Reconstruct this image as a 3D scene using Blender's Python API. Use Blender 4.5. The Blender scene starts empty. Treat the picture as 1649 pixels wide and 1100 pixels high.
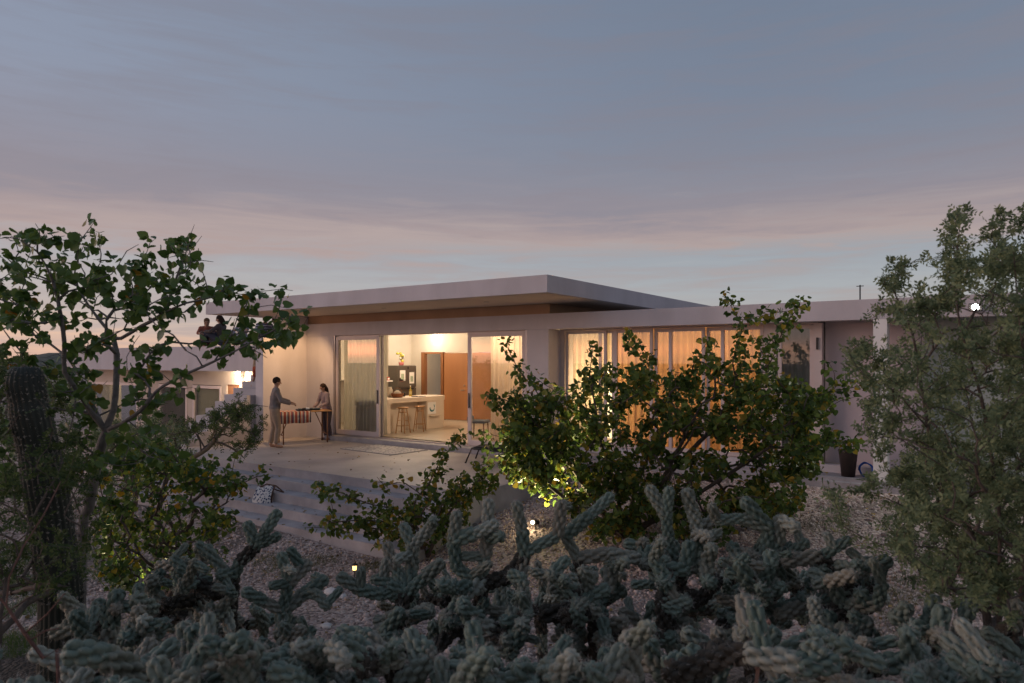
import bpy, bmesh, math, random
import numpy as np
from mathutils import Vector, Matrix, Euler

# ---------------------------------------------------------------- camera
sc = bpy.context.scene
YAW = math.radians(34.65)
FW = np.array([-math.sin(YAW), math.cos(YAW), 0.0])
RT = np.array([math.cos(YAW), math.sin(YAW), 0.0])
CAM = np.array([7.866, -12.748, 1.95])
cd = bpy.data.cameras.new("camera")
cam = bpy.data.objects.new("camera", cd)
sc.collection.objects.link(cam)
cam.location = CAM
cam.rotation_euler = (math.radians(90), 0, YAW)
cd.sensor_width = 36
cd.lens = 1125 * 36 / 1649
cd.shift_y = 31 / 1649
cd.clip_start = 0.05
cd.clip_end = 3000
cd.dof.use_dof = True
cd.dof.focus_distance = 13.0
cd.dof.aperture_fstop = 4.5
sc.camera = cam
sc.view_settings.view_transform = 'Standard'
sc.view_settings.look = 'None'
sc.view_settings.exposure = 0.13
sc.view_settings.gamma = 1.0

# ---------------------------------------------------------------- world
W = bpy.data.worlds.new("World")
sc.world = W
W.use_nodes = True
nt = W.node_tree
for n in list(nt.nodes):
    nt.nodes.remove(n)


def N(t, **k):
    n = nt.nodes.new(t)
    for a, b in k.items():
        setattr(n, a, b)
    return n


def L(a, b):
    nt.links.new(a, b)


def M(op, a, b=None, c=None, clamp=False):
    n = N('ShaderNodeMath', operation=op)
    n.use_clamp = clamp
    for i, v in enumerate((a, b, c)):
        if v is None:
            continue
        if isinstance(v, (int, float)):
            n.inputs[i].default_value = v
        else:
            L(v, n.inputs[i])
    return n.outputs[0]


def s2l(c):
    return tuple((v / 255 / 12.92 if v / 255 <= .04045 else ((v / 255 + .055) / 1.055) ** 2.4) for v in c) + (1,)


def ramp(stops, fac, interp='LINEAR'):
    r = N('ShaderNodeValToRGB')
    r.color_ramp.interpolation = interp
    e = r.color_ramp.elements
    e[0].position = stops[0][0]
    e[0].color = s2l(stops[0][1])
    e[1].position = stops[-1][0]
    e[1].color = s2l(stops[-1][1])
    for p, c in stops[1:-1]:
        q = e.new(p)
        q.color = s2l(c)
    L(fac, r.inputs[0])
    return r.outputs[0]


def MIX(f, a, b, mode='MIX'):
    n = N('ShaderNodeMix', data_type='RGBA', blend_type=mode)
    if isinstance(f, (int, float)):
        n.inputs[0].default_value = f
    else:
        L(f, n.inputs[0])
    L(a, n.inputs[6])
    L(b, n.inputs[7])
    return n.outputs[2]


tc = N('ShaderNodeTexCoord')
nrm = N('ShaderNodeVectorMath', operation='NORMALIZE')
L(tc.outputs['Generated'], nrm.inputs[0])
sep = N('ShaderNodeSeparateXYZ')
L(nrm.outputs[0], sep.inputs[0])
elev = M('MULTIPLY', M('ARCSINE', sep.outputs[2]), 180 / math.pi)            # degrees
# angle to the place where the sun went down
SD = (-.80, -.60)
sdot = M('ADD', M('MULTIPLY', sep.outputs[0], SD[0]), M('MULTIPLY', sep.outputs[1], SD[1]))
# direction along the picture's own left-right (clouds tilt with azimuth)
mp = N('ShaderNodeMapping')
mp.inputs['Scale'].default_value = (1.1, 1.1, 9.0)
mp.inputs['Location'].default_value = (3.1, 1.7, .4)
L(nrm.outputs[0], mp.inputs[0])
nz = N('ShaderNodeTexNoise')
nz.inputs['Scale'].default_value = 2.3
nz.inputs['Detail'].default_value = 6
nz.inputs['Roughness'].default_value = .56
nz.inputs['Distortion'].default_value = .5
L(mp.outputs[0], nz.inputs['Vector'])
mp2 = N('ShaderNodeMapping')
mp2.inputs['Scale'].default_value = (2.6, 2.6, 26.0)
mp2.inputs['Rotation'].default_value = (math.radians(3), math.radians(4), 0)
L(nrm.outputs[0], mp2.inputs[0])
mp2.inputs['Location'].default_value = (.7, 2.2, .3)
nz2 = N('ShaderNodeTexNoise')
nz2.inputs['Scale'].default_value = 2.4
nz2.inputs['Detail'].default_value = 7
nz2.inputs['Roughness'].default_value = .6
nz2.inputs['Distortion'].default_value = .8
L(mp2.outputs[0], nz2.inputs['Vector'])
w1 = M('MULTIPLY', M('SUBTRACT', nz.outputs[0], .5), 7.0)
w2 = M('MULTIPLY', M('SUBTRACT', nz2.outputs[0], .5), 4.6)
ew = M('ADD', M('ADD', elev, w1), w2)
ef = M('DIVIDE', M('ADD', ew, 5), 95.0, clamp=True)
P_ = lambda d: (d + 5) / 95.0
clear = ramp([(0, (160, 138, 126)), (P_(.5), (180, 160, 148)), (P_(2.5), (172, 166, 162)), (P_(5), (161, 166, 171)),
              (P_(8), (148, 156, 166)), (P_(13), (120, 131, 150)), (P_(20), (110, 123, 145)), (P_(30), (100, 116, 140)),
              (P_(50), (96, 112, 138)), (1, (92, 108, 136))], ef)
cloudc = ramp([(0, (178, 146, 130)), (P_(4), (170, 152, 146)), (P_(8.5), (174, 155, 151)), (P_(10.5), (160, 144, 146)), (P_(12.5), (140, 134, 145)), (P_(16), (129, 128, 142)),
               (P_(25), (120, 122, 138)), (1, (98, 108, 130))], ef)
nz3f = M('MULTIPLY', M('SUBTRACT', M('ADD', M('MULTIPLY', nz.outputs[0], .6), M('MULTIPLY', nz2.outputs[0], .4)), .46), 7.0, clamp=True)


def SS(a, b, x):
    n = N('ShaderNodeMapRange', interpolation_type='SMOOTHSTEP')
    n.inputs[1].default_value = a
    n.inputs[2].default_value = b
    L(x, n.inputs[0])
    return n.outputs[0]


# cloud bank: crisp underside about nine degrees up, fading out above
ec = M('ADD', M('ADD', elev, M('MULTIPLY', w1, .35)), M('MULTIPLY', w2, .5))
bank = M('MULTIPLY', SS(7.6, 9.6, ec), M('SUBTRACT', 1.0, SS(10.5, 19.0, ec)))
cf = M('ADD', M('MULTIPLY', bank, .88), M('MULTIPLY', nz3f, .62), clamp=True)
sky = MIX(cf, clear, cloudc)
# towards the sunset side: warmer, brighter, strongest at the horizon
warm = ramp([(0, (255, 170, 110)), (P_(1.2), (250, 186, 138)), (P_(3.2), (206, 182, 168)), (P_(6), (186, 176, 174)), (P_(9), (176, 166, 170)), (P_(13), (154, 146, 160)), (P_(20), (146, 155, 178)),
             (P_(45), (126, 142, 170)), (1, (98, 114, 142))], ef)
warmc = ramp([(0, (240, 160, 115)), (P_(5), (186, 156, 150)), (P_(9), (176, 150, 146)), (P_(13), (148, 138, 148)), (P_(25), (130, 136, 156)), (1, (106, 116, 138))], ef)
warm = MIX(cf, warm, warmc)
wf = M('POWER', M('MULTIPLY', M('ADD', sdot, .35), .74, clamp=True), 1.3, clamp=True)
sky = MIX(wf, sky, warm)
# the sky round the spot where the sun set is the brightest
hsv = N('ShaderNodeHueSaturation')
hsv.inputs['Saturation'].default_value = .84
hsv.inputs['Value'].default_value = .99
L(sky, hsv.inputs['Color'])
sky = hsv.outputs[0]
gb = M('MULTIPLY', SS(.62, 1.0, sdot), M('SUBTRACT', 1.0, SS(12.0, 42.0, elev)))
gsc = N('ShaderNodeVectorMath', operation='SCALE')
L(sky, gsc.inputs[0])
L(M('MULTIPLY_ADD', gb, 1.9, 1.0), gsc.inputs['Scale'])
sky = gsc.outputs[0]
# thin red strip of afterglow right at the skyline where the sun set
strip = M('POWER', 2.718, M('MULTIPLY', M('POWER', M('DIVIDE', M('SUBTRACT', elev, .9), .55), 2.0), -1.0))
sf = M('MULTIPLY', strip, M('POWER', M('MAXIMUM', sdot, 0), 10.0))
sc_ = N('ShaderNodeVectorMath', operation='SCALE')
sc_.inputs[0].default_value = (7.0, 2.1, 1.0)
L(sf, sc_.inputs['Scale'])
addv = N('ShaderNodeVectorMath', operation='ADD')
L(sky, addv.inputs[0])
L(sc_.outputs[0], addv.inputs[1])
# the clear air's own twilight gradient
nis = N('ShaderNodeTexSky', sky_type='NISHITA')
nis.sun_disc = False
nis.sun_elevation = math.radians(1.0)
nis.sun_rotation = math.atan2(SD[0], SD[1])
bg = N('ShaderNodeBackground')
L(addv.outputs[0], bg.inputs[0])
bg.inputs[1].default_value = 1.0
bg2 = N('ShaderNodeBackground')
L(nis.outputs[0], bg2.inputs[0])
bg2.inputs[1].default_value = .004
ad = N('ShaderNodeAddShader')
L(bg.outputs[0], ad.inputs[0])
L(bg2.outputs[0], ad.inputs[1])
wo = N('ShaderNodeOutputWorld')
L(ad.outputs[0], wo.inputs[0])

# afterglow, broad and weak, from the sunset side
sl = bpy.data.lights.new("afterglow_sun", 'SUN')
sl.energy = .55
sl.color = (1, .70, .58)
sl.angle = math.radians(18)
so = bpy.data.objects.new("afterglow_sun", sl)
sc.collection.objects.link(so)
so.rotation_euler = Vector((SD[0], SD[1], .22)).to_track_quat('Z', 'Y').to_euler()

# ---------------------------------------------------------------- helpers
COL = sc.collection


def at(px, py, d):
    """point that stands d metres out along the view at a place in the photograph"""
    t = (px - 824.5) / 1125
    e = (581 - py) / 1125
    return CAM + d * (FW + t * RT) + np.array([0, 0, d * e])


def link(o, parent=None):
    COL.objects.link(o)
    if parent is not None:
        o.parent = parent
        o.matrix_parent_inverse = Matrix.Translation(-Vector(parent.location)) if False else Matrix.Identity(4)
    return o


def tag(o, label=None, cat=None, group=None, kind=None):
    if label:
        o['label'] = label
    if cat:
        o['category'] = cat
    if group:
        o['group'] = group
    if kind:
        o['kind'] = kind
    return o


def empty(name, loc=(0, 0, 0), rz=0, **k):
    o = bpy.data.objects.new(name, None)
    o.empty_display_size = .2
    COL.objects.link(o)
    o.location = loc
    o.rotation_euler = (0, 0, rz)
    return tag(o, **k)


def origin(parent):
    """things are built in their Empty's own space"""
    return parent


class MB:
    def __init__(s):
        s.v = []
        s.f = []
        s.smooth = []

    def add(s, vs, fs, smooth=False):
        b = len(s.v)
        s.v += [tuple(map(float, p)) for p in vs]
        s.f += [tuple(i + b for i in f) for f in fs]
        s.smooth += [smooth] * len(fs)
        return s

    def box(s, x0, x1, y0, y1, z0, z1, bev=0):
        if x0 > x1: x0, x1 = x1, x0
        if y0 > y1: y0, y1 = y1, y0
        if z0 > z1: z0, z1 = z1, z0
        if bev <= 0:
            vs = [(x, y, z) for z in (z0, z1) for x, y in ((x0, y0), (x1, y0), (x1, y1), (x0, y1))]
            return s.add(vs, [(0, 3, 2, 1), (4, 5, 6, 7), (0, 1, 5, 4), (1, 2, 6, 5), (2, 3, 7, 6), (3, 0, 4, 7)])
        bm = bmesh.new()
        bmesh.ops.create_cube(bm, size=1)
        for v in bm.verts:
            v.co = Vector(((x0 + x1) / 2 + v.co.x * (x1 - x0), (y0 + y1) / 2 + v.co.y * (y1 - y0), (z0 + z1) / 2 + v.co.z * (z1 - z0)))
        bmesh.ops.bevel(bm, geom=bm.edges[:], offset=bev, segments=2, affect='EDGES', profile=.5)
        bm.verts.index_update()
        s.add([v.co for v in bm.verts], [[v.index for v in f.verts] for f in bm.faces])
        bm.free()
        return s

    def tube(s, pts, rad, n=8, caps=True, smooth=True):
        pts = [np.array(p, float) for p in pts]
        if isinstance(rad, (int, float)):
            rad = [rad] * len(pts)
        vs = []
        up = None
        for i, p in enumerate(pts):
            a = pts[max(i - 1, 0)]
            b = pts[min(i + 1, len(pts) - 1)]
            t = b - a
            t = t / (np.linalg.norm(t) + 1e-9)
            if up is None:
                up = np.array([0, 0, 1.]) if abs(t[2]) < .9 else np.array([1., 0, 0])
            x = np.cross(up, t)
            x /= np.linalg.norm(x) + 1e-9
            y = np.cross(t, x)
            up = y
            for k in range(n):
                q = 2 * math.pi * k / n
                vs.append(p + rad[i] * (math.cos(q) * x + math.sin(q) * y))
        fs = []
        for i in range(len(pts) - 1):
            for k in range(n):
                fs.append((i * n + k, i * n + (k + 1) % n, (i + 1) * n + (k + 1) % n, (i + 1) * n + k))
        s.add(vs, fs, smooth)
        if caps:
            b = len(s.v) - len(vs)
            s.f.append(tuple(b + k for k in range(n))[::-1])
            s.f.append(tuple(b + (len(pts) - 1) * n + k for k in range(n)))
            s.smooth += [False, False]
        return s

    def lathe(s, prof, c=(0, 0, 0), n=20, smooth=True):
        vs = []
        for r, z in prof:
            for k in range(n):
                q = 2 * math.pi * k / n
                vs.append((c[0] + r * math.cos(q), c[1] + r * math.sin(q), c[2] + z))
        fs = []
        for i in range(len(prof) - 1):
            for k in range(n):
                fs.append((i * n + k, i * n + (k + 1) % n, (i + 1) * n + (k + 1) % n, (i + 1) * n + k))
        return s.add(vs, fs, smooth)

    def ball(s, c, r, seg=12, rings=8):
        if isinstance(r, (int, float)):
            r = (r, r, r)
        vs = [(c[0], c[1], c[2] - r[2])]
        for i in range(1, rings):
            ph = -math.pi / 2 + math.pi * i / rings
            for k in range(seg):
                q = 2 * math.pi * k / seg
                vs.append((c[0] + r[0] * math.cos(ph) * math.cos(q), c[1] + r[1] * math.cos(ph) * math.sin(q), c[2] + r[2] * math.sin(ph)))
        vs.append((c[0], c[1], c[2] + r[2]))
        fs = [(0, 1 + (k + 1) % seg, 1 + k) for k in range(seg)]
        for i in range(rings - 2):
            for k in range(seg):
                a = 1 + i * seg
                fs.append((a + k, a + (k + 1) % seg, a + seg + (k + 1) % seg, a + seg + k))
        a = 1 + (rings - 2) * seg
        fs += [(a + k, a + (k + 1) % seg, len(vs) - 1) for k in range(seg)]
        return s.add(vs, fs, True)

    def build(s, name, m, parent=None, **k):
        me = bpy.data.meshes.new(name)
        me.from_pydata(s.v, [], s.f)
        me.polygons.foreach_set('use_smooth', s.smooth)
        if isinstance(m, (list, tuple)):
            for q in m:
                me.materials.append(q)
        else:
            me.materials.append(m)
        me.update()
        o = bpy.data.objects.new(name, me)
        link(o, parent)
        return tag(o, **k)


def npmesh(name, V, F, m, parent=None, smooth=False, **k):
    """V (n,3), F (m,k) same-size faces"""
    me = bpy.data.meshes.new(name)
    V = np.ascontiguousarray(V, dtype=np.float32)
    F = np.ascontiguousarray(F, dtype=np.int32)
    me.vertices.add(len(V))
    me.vertices.foreach_set('co', V.ravel())
    me.loops.add(F.size)
    me.loops.foreach_set('vertex_index', F.ravel())
    me.polygons.add(len(F))
    me.polygons.foreach_set('loop_start', np.arange(0, F.size, F.shape[1], dtype=np.int32))
    if smooth:
        me.polygons.foreach_set('use_smooth', np.ones(len(F), dtype=bool))
    me.materials.append(m)
    me.update(calc_edges=True)
    me.validate()
    o = bpy.data.objects.new(name, me)
    link(o, parent)
    return tag(o, **k)


def instances(TV, TF, R, Pn):
    """template verts (k,3), faces (f,c), matrices (n,3,3) rows = world axes of template x,y,z ; positions (n,3)"""
    n = len(Pn)
    V = np.einsum('ki,nij->nkj', TV, R) + Pn[:, None, :]
    F = (TF[None, :, :] + (np.arange(n) * len(TV))[:, None, None]).reshape(-1, TF.shape[1])
    return V.reshape(-1, 3), F


# ---------------------------------------------------------------- materials
def newmat(name):
    m = bpy.data.materials.new(name)
    m.use_nodes = True
    t = m.node_tree
    b = t.nodes['Principled BSDF']
    return m, t, b


def surf(name, col, rough=.7, var=.12, scale=3.0, bump=.0, bscale=40, metal=0, spec=.3, emit=None, estr=0, streak=False, stain=0, coord='Object'):
    m, t, b = newmat(name)
    b.inputs['Roughness'].default_value = rough
    b.inputs['Metallic'].default_value = metal
    b.inputs['Specular IOR Level'].default_value = spec
    co = t.nodes.new('ShaderNodeTexCoord')
    mpn = t.nodes.new('ShaderNodeMapping')
    t.links.new(co.outputs[coord], mpn.inputs[0])
    if streak:
        mpn.inputs['Scale'].default_value = (1, 1, .18)
    no = t.nodes.new('ShaderNodeTexNoise')
    no.inputs['Scale'].default_value = scale
    no.inputs['Detail'].default_value = 6
    t.links.new(mpn.outputs[0], no.inputs['Vector'])
    r = t.nodes.new('ShaderNodeValToRGB')
    c = col
    r.color_ramp.elements[0].position = .28
    r.color_ramp.elements[1].position = .72
    r.color_ramp.elements[0].color = tuple(max(v * (1 - var), 0) for v in c) + (1,)
    r.color_ramp.elements[1].color = tuple(min(v * (1 + var), 1) for v in c) + (1,)
    t.links.new(no.outputs[0], r.inputs[0])
    out = r.outputs[0]
    if stain:
        n2 = t.nodes.new('ShaderNodeTexNoise')
        n2.inputs['Scale'].default_value = .9
        n2.inputs['Detail'].default_value = 8
        n2.inputs['Roughness'].default_value = .65
        t.links.new(co.outputs[coord], n2.inputs['Vector'])
        r2 = t.nodes.new('ShaderNodeValToRGB')
        r2.color_ramp.elements[0].position = .35
        r2.color_ramp.elements[1].position = .62
        r2.color_ramp.elements[0].color = (1 - stain,) * 3 + (1,)
        r2.color_ramp.elements[1].color = (1, 1, 1, 1)
        t.links.new(n2.outputs[0], r2.inputs[0])
        mx = t.nodes.new('ShaderNodeMix')
        mx.data_type = 'RGBA'
        mx.blend_type = 'MULTIPLY'
        mx.inputs[0].default_value = 1
        t.links.new(out, mx.inputs[6])
        t.links.new(r2.outputs[0], mx.inputs[7])
        out = mx.outputs[2]
    t.links.new(out, b.inputs['Base Color'])
    if bump:
        nb = t.nodes.new('ShaderNodeTexNoise')
        nb.inputs['Scale'].default_value = bscale
        nb.inputs['Detail'].default_value = 5
        t.links.new(co.outputs[coord], nb.inputs['Vector'])
        bp = t.nodes.new('ShaderNodeBump')
        bp.inputs['Strength'].default_value = bump
        bp.inputs['Distance'].default_value = .02
        t.links.new(nb.outputs[0], bp.inputs['Height'])
        t.links.new(bp.outputs[0], b.inputs['Normal'])
    if emit:
        b.inputs['Emission Color'].default_value = tuple(emit) + (1,)
        b.inputs['Emission Strength'].default_value = estr
    return m


def leafmat(name, stops, rough=.5, trans=.35, spec=.35):
    m, t, b = newmat(name)
    g = t.nodes.new('ShaderNodeNewGeometry')
    r = t.nodes.new('ShaderNodeValToRGB')
    e = r.color_ramp.elements
    e[0].position = stops[0][0]
    e[0].color = tuple(stops[0][1]) + (1,)
    e[1].position = stops[-1][0]
    e[1].color = tuple(stops[-1][1]) + (1,)
    for p, c in stops[1:-1]:
        q = e.new(p)
        q.color = tuple(c) + (1,)
    t.links.new(g.outputs['Random Per Island'], r.inputs[0])
    t.links.new(r.outputs[0], b.inputs['Base Color'])
    b.inputs['Roughness'].default_value = rough
    b.inputs['Specular IOR Level'].default_value = spec
    tr = t.nodes.new('ShaderNodeBsdfTranslucent')
    t.links.new(r.outputs[0], tr.inputs[0])
    mx = t.nodes.new('ShaderNodeMixShader')
    mx.inputs[0].default_value = trans
    t.links.new(b.outputs[0], mx.inputs[1])
    t.links.new(tr.outputs[0], mx.inputs[2])
    t.links.new(mx.outputs[0], t.nodes['Material Output'].inputs[0])
    return m


def glassmat(name, tint=(1, 1, 1), refl=1.0):
    m, t, b = newmat(name)
    t.nodes.remove(b)
    tr = t.nodes.new('ShaderNodeBsdfTransparent')
    tr.inputs[0].default_value = tuple(tint) + (1,)
    gl = t.nodes.new('ShaderNodeBsdfGlossy')
    gl.inputs['Roughness'].default_value = .012
    ge = t.nodes.new('ShaderNodeNewGeometry')
    dt = t.nodes.new('ShaderNodeVectorMath')
    dt.operation = 'DOT_PRODUCT'
    t.links.new(ge.outputs['Incoming'], dt.inputs[0])
    t.links.new(ge.outputs['Normal'], dt.inputs[1])
    prev = dt.outputs['Value']
    for op, v in (('ABSOLUTE', None), ('SUBTRACT', 1.0), ('POWER', 5.0), ('MULTIPLY_ADD', .96), ('MULTIPLY', refl)):
        mu = t.nodes.new('ShaderNodeMath')
        mu.operation = op
        if op == 'SUBTRACT':
            mu.inputs[0].default_value = 1.0
            t.links.new(prev, mu.inputs[1])
        else:
            t.links.new(prev, mu.inputs[0])
            if v is not None:
                mu.inputs[1].default_value = v
            if op == 'MULTIPLY_ADD':
                mu.inputs[2].default_value = .045
        prev = mu.outputs[0]
    mu.use_clamp = True
    mx = t.nodes.new('ShaderNodeMixShader')
    t.links.new(mu.outputs[0], mx.inputs[0])
    t.links.new(tr.outputs[0], mx.inputs[1])
    t.links.new(gl.outputs[0], mx.inputs[2])
    t.links.new(mx.outputs[0], t.nodes['Material Output'].inputs[0])
    return m


def clothmat(name, col, trans=.4, transp=.0):
    m, t, b = newmat(name)
    b.inputs['Base Color'].default_value = tuple(col) + (1,)
    b.inputs['Roughness'].default_value = .9
    b.inputs['Specular IOR Level'].default_value = .1
    tr = t.nodes.new('ShaderNodeBsdfTranslucent')
    tr.inputs[0].default_value = tuple(col) + (1,)
    mx = t.nodes.new('ShaderNodeMixShader')
    mx.inputs[0].default_value = trans
    t.links.new(b.outputs[0], mx.inputs[1])
    t.links.new(tr.outputs[0], mx.inputs[2])
    out = mx.outputs[0]
    if transp:
        tp = t.nodes.new('ShaderNodeBsdfTransparent')
        m2 = t.nodes.new('ShaderNodeMixShader')
        m2.inputs[0].default_value = transp
        t.links.new(out, m2.inputs[1])
        t.links.new(tp.outputs[0], m2.inputs[2])
        out = m2.outputs[0]
    t.links.new(out, t.nodes['Material Output'].inputs[0])
    return m


def stripemat(name, cols, axis='X', freq=8.0, coord='Object'):
    m, t, b = newmat(name)
    co = t.nodes.new('ShaderNodeTexCoord')
    sp = t.nodes.new('ShaderNodeSeparateXYZ')
    t.links.new(co.outputs[coord], sp.inputs[0])
    mu = t.nodes.new('ShaderNodeMath')
    mu.operation = 'MULTIPLY'
    mu.inputs[1].default_value = freq
    t.links.new(sp.outputs[axis], mu.inputs[0])
    fr = t.nodes.new('ShaderNodeMath')
    fr.operation = 'FRACT'
    t.links.new(mu.outputs[0], fr.inputs[0])
    r = t.nodes.new('ShaderNodeValToRGB')
    r.color_ramp.interpolation = 'CONSTANT'
    e = r.color_ramp.elements
    e[0].position = 0
    e[0].color = tuple(cols[0]) + (1,)
    e[1].position = 1 / len(cols)
    e[1].color = tuple(cols[1]) + (1,)
    for i, c in enumerate(cols[2:], 2):
        q = e.new(i / len(cols))
        q.color = tuple(c) + (1,)
    t.links.new(fr.outputs[0], r.inputs[0])
    t.links.new(r.outputs[0], b.inputs['Base Color'])
    b.inputs['Roughness'].default_value = .9
    return m


def emitmat(name, col, s):
    m, t, b = newmat(name)
    b.inputs['Base Color'].default_value = (.8, .8, .8, 1)
    b.inputs['Emission Color'].default_value = tuple(col) + (1,)
    b.inputs['Emission Strength'].default_value = s
    return m


STUCCO = surf('stucco', (.555, .515, .53), .9, .07, 2.2, .25, 60, spec=.15, streak=True, stain=.10)
SOFFIT = surf('soffit_plaster', (.58, .50, .43), .9, .05, 2, .15, 60, spec=.15)
INWALL = surf('interior_plaster', (.62, .56, .47), .85, .06, 1.5, .15, 50, spec=.2, stain=.08)
GREENWALL = surf('grey_green_plaster', (.33, .36, .34), .9, .08, 2, .2, 50, spec=.15)
CONC = surf('terrace_concrete', (.43, .375, .34), .55, .12, 1.3, .12, 70, spec=.35, stain=.22)
STEPC = surf('step_concrete', (.39, .37, .385), .7, .12, 2.0, .2, 60, spec=.25, stain=.42)
INFLOOR = surf('polished_concrete', (.50, .43, .34), .28, .10, 1.5, .04, 30, spec=.5, stain=.15)
COUNTER = surf('troweled_counter', (.64, .53, .42), .5, .05, 2, .08, 40, spec=.35)
FRAME = surf('painted_window_frame', (.56, .47, .45), .45, .05, 5, .0, spec=.4)
ALU = surf('aluminium_frame', (.32, .29, .28), .4, .05, 5, .0, metal=.6)
WOOD = surf('door_wood', (.33, .145, .06), .45, .16, 1.6, .05, 30, spec=.4, streak=True)
WOODD = surf('dark_wood', (.22, .09, .035), .5, .2, 3, .05, 30, streak=True)
PINE = surf('pine_wood', (.45, .24, .10), .5, .12, 5, .03, 40)
BROWNW = surf('table_wood', (.20, .10, .055), .6, .15, 5, .03, 40)
FRIDGE = surf('fridge_steel', (.12, .105, .09), .35, .05, 2, metal=.35, spec=.5)
BLACK = surf('black_plastic', (.02, .02, .022), .45, .1, 5)
DARKM = surf('dark_metal', (.05, .045, .045), .4, .1, 5, metal=.6)
WHITE = surf('white_paint', (.75, .73, .70), .5, .04, 5)
PAPER = surf('paper', (.8, .78, .74), .9, .04, 30)
GLASS = glassmat('window_glass', (.95, .96, .95), 1.25)
DGLASS = glassmat('reflecting_glass', (.85, .87, .87), 1.6)
CURT = clothmat('curtain_linen', (.56, .52, .42), .45)
CURTW = clothmat('curtain_warm', (.66, .50, .36), .5)
SHEER = clothmat('sheer_curtain', (.75, .66, .46), .6, .25)
BARK = surf('grey_bark', (.17, .155, .145), .85, .25, 30, .5, 60)
BARKD = surf('dark_bark', (.11, .085, .07), .9, .25, 30, .5, 60)
BARKR = surf('reddish_bark', (.12, .095, .08), .9, .25, 30, .5, 60)
HEART = leafmat('heart_leaf', [(0, (.050, .10, .025)), (.35, (.085, .155, .034)), (.7, (.13, .20, .048)), (.975, (.10, .17, .035)), (.985, (.30, .22, .02)), (1, (.33, .15, .02))], .42, .35, .45)
HEART2 = leafmat('heart_leaf_bush', [(0, (.045, .08, .020)), (.4, (.085, .135, .028)), (.78, (.14, .185, .036)), (.92, (.25, .21, .03)), (1, (.36, .21, .025))], .5, .4, .3)
HEART3 = leafmat('heart_leaf_yellowing', [(0, (.045, .09, .022)), (.6, (.09, .15, .034)), (.92, (.17, .20, .03)), (.97, (.36, .28, .02)), (1, (.40, .22, .02))], .5, .4, .3)
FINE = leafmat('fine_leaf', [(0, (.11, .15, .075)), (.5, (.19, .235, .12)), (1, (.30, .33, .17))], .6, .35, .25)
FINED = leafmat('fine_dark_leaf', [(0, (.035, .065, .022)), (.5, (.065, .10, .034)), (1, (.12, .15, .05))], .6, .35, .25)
GRASSM = leafmat('grass_blades', [(0, (.04, .09, .02)), (.6, (.07, .14, .03)), (1, (.16, .20, .05))], .6, .4, .2)

# ground material: pinkish gravel with bare dirt patches
m, t, b = newmat('gravel_ground')
GROUND = m
co = t.nodes.new('ShaderNodeTexCoord')
vo = t.nodes.new('ShaderNodeTexVoronoi')
vo.inputs['Scale'].default_value = 26
t.links.new(co.outputs['Object'], vo.inputs['Vector'])
hs = t.nodes.new('ShaderNodeValToRGB')
e = hs.color_ramp.elements
e[0].color = (.13, .10, .09, 1)
e[1].color = (.50, .42, .38, 1)
q = e.new(.5)
q.color = (.40, .30, .265, 1)
sp = t.nodes.new('ShaderNodeSeparateColor')
t.links.new(vo.outputs['Color'], sp.inputs[0])
t.links.new(sp.outputs[0], hs.inputs[0])
nd = t.nodes.new('ShaderNodeTexNoise')
nd.inputs['Scale'].default_value = .45
nd.inputs['Detail'].default_value = 7
t.links.new(co.outputs['Object'], nd.inputs['Vector'])
rd = t.nodes.new('ShaderNodeValToRGB')
rd.color_ramp.elements[0].position = .56
rd.color_ramp.elements[1].position = .66
t.links.new(nd.outputs[0], rd.inputs[0])
mx = t.nodes.new('ShaderNodeMix')
mx.data_type = 'RGBA'
t.links.new(rd.outputs[0], mx.inputs[0])
t.links.new(hs.outputs[0], mx.inputs[6])
nd2 = t.nodes.new('ShaderNodeTexNoise')
nd2.inputs['Scale'].default_value = 14
nd2.inputs['Detail'].default_value = 8
t.links.new(co.outputs['Object'], nd2.inputs['Vector'])
r3 = t.nodes.new('ShaderNodeValToRGB')
r3.color_ramp.elements[0].color = (.07, .055, .045, 1)
r3.color_ramp.elements[1].color = (.26, .20, .17, 1)
t.links.new(nd2.outputs[0], r3.inputs[0])
t.links.new(r3.outputs[0], mx.inputs[7])
shade_bed = t.nodes.new('ShaderNodeVectorMath')  # shade between the chollas, painted in as a near-black ground zone
shade_bed.operation = 'DISTANCE'
t.links.new(co.outputs['Object'], shade_bed.inputs[0])
shade_bed.inputs[1].default_value = (7.4, -11.6, -.5)
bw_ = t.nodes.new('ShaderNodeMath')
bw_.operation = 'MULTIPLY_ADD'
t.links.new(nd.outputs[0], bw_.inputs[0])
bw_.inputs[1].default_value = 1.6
prev = shade_bed.outputs['Value']
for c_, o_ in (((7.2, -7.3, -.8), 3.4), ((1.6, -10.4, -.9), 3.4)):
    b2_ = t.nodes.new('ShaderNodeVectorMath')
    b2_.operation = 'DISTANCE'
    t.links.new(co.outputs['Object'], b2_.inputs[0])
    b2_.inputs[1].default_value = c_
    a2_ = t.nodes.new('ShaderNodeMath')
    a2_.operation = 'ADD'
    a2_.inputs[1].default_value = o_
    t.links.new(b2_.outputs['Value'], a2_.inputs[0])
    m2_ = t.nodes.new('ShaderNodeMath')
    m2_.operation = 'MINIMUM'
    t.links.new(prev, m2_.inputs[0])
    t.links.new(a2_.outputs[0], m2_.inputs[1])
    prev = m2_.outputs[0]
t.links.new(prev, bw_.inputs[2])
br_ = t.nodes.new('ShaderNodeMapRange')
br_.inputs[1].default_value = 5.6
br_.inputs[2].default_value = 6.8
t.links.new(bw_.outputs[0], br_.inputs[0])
lit = t.nodes.new('ShaderNodeValToRGB')  # near-black soil colours of the painted shade
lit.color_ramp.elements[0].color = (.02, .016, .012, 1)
lit.color_ramp.elements[1].color = (.07, .055, .04, 1)
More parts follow.
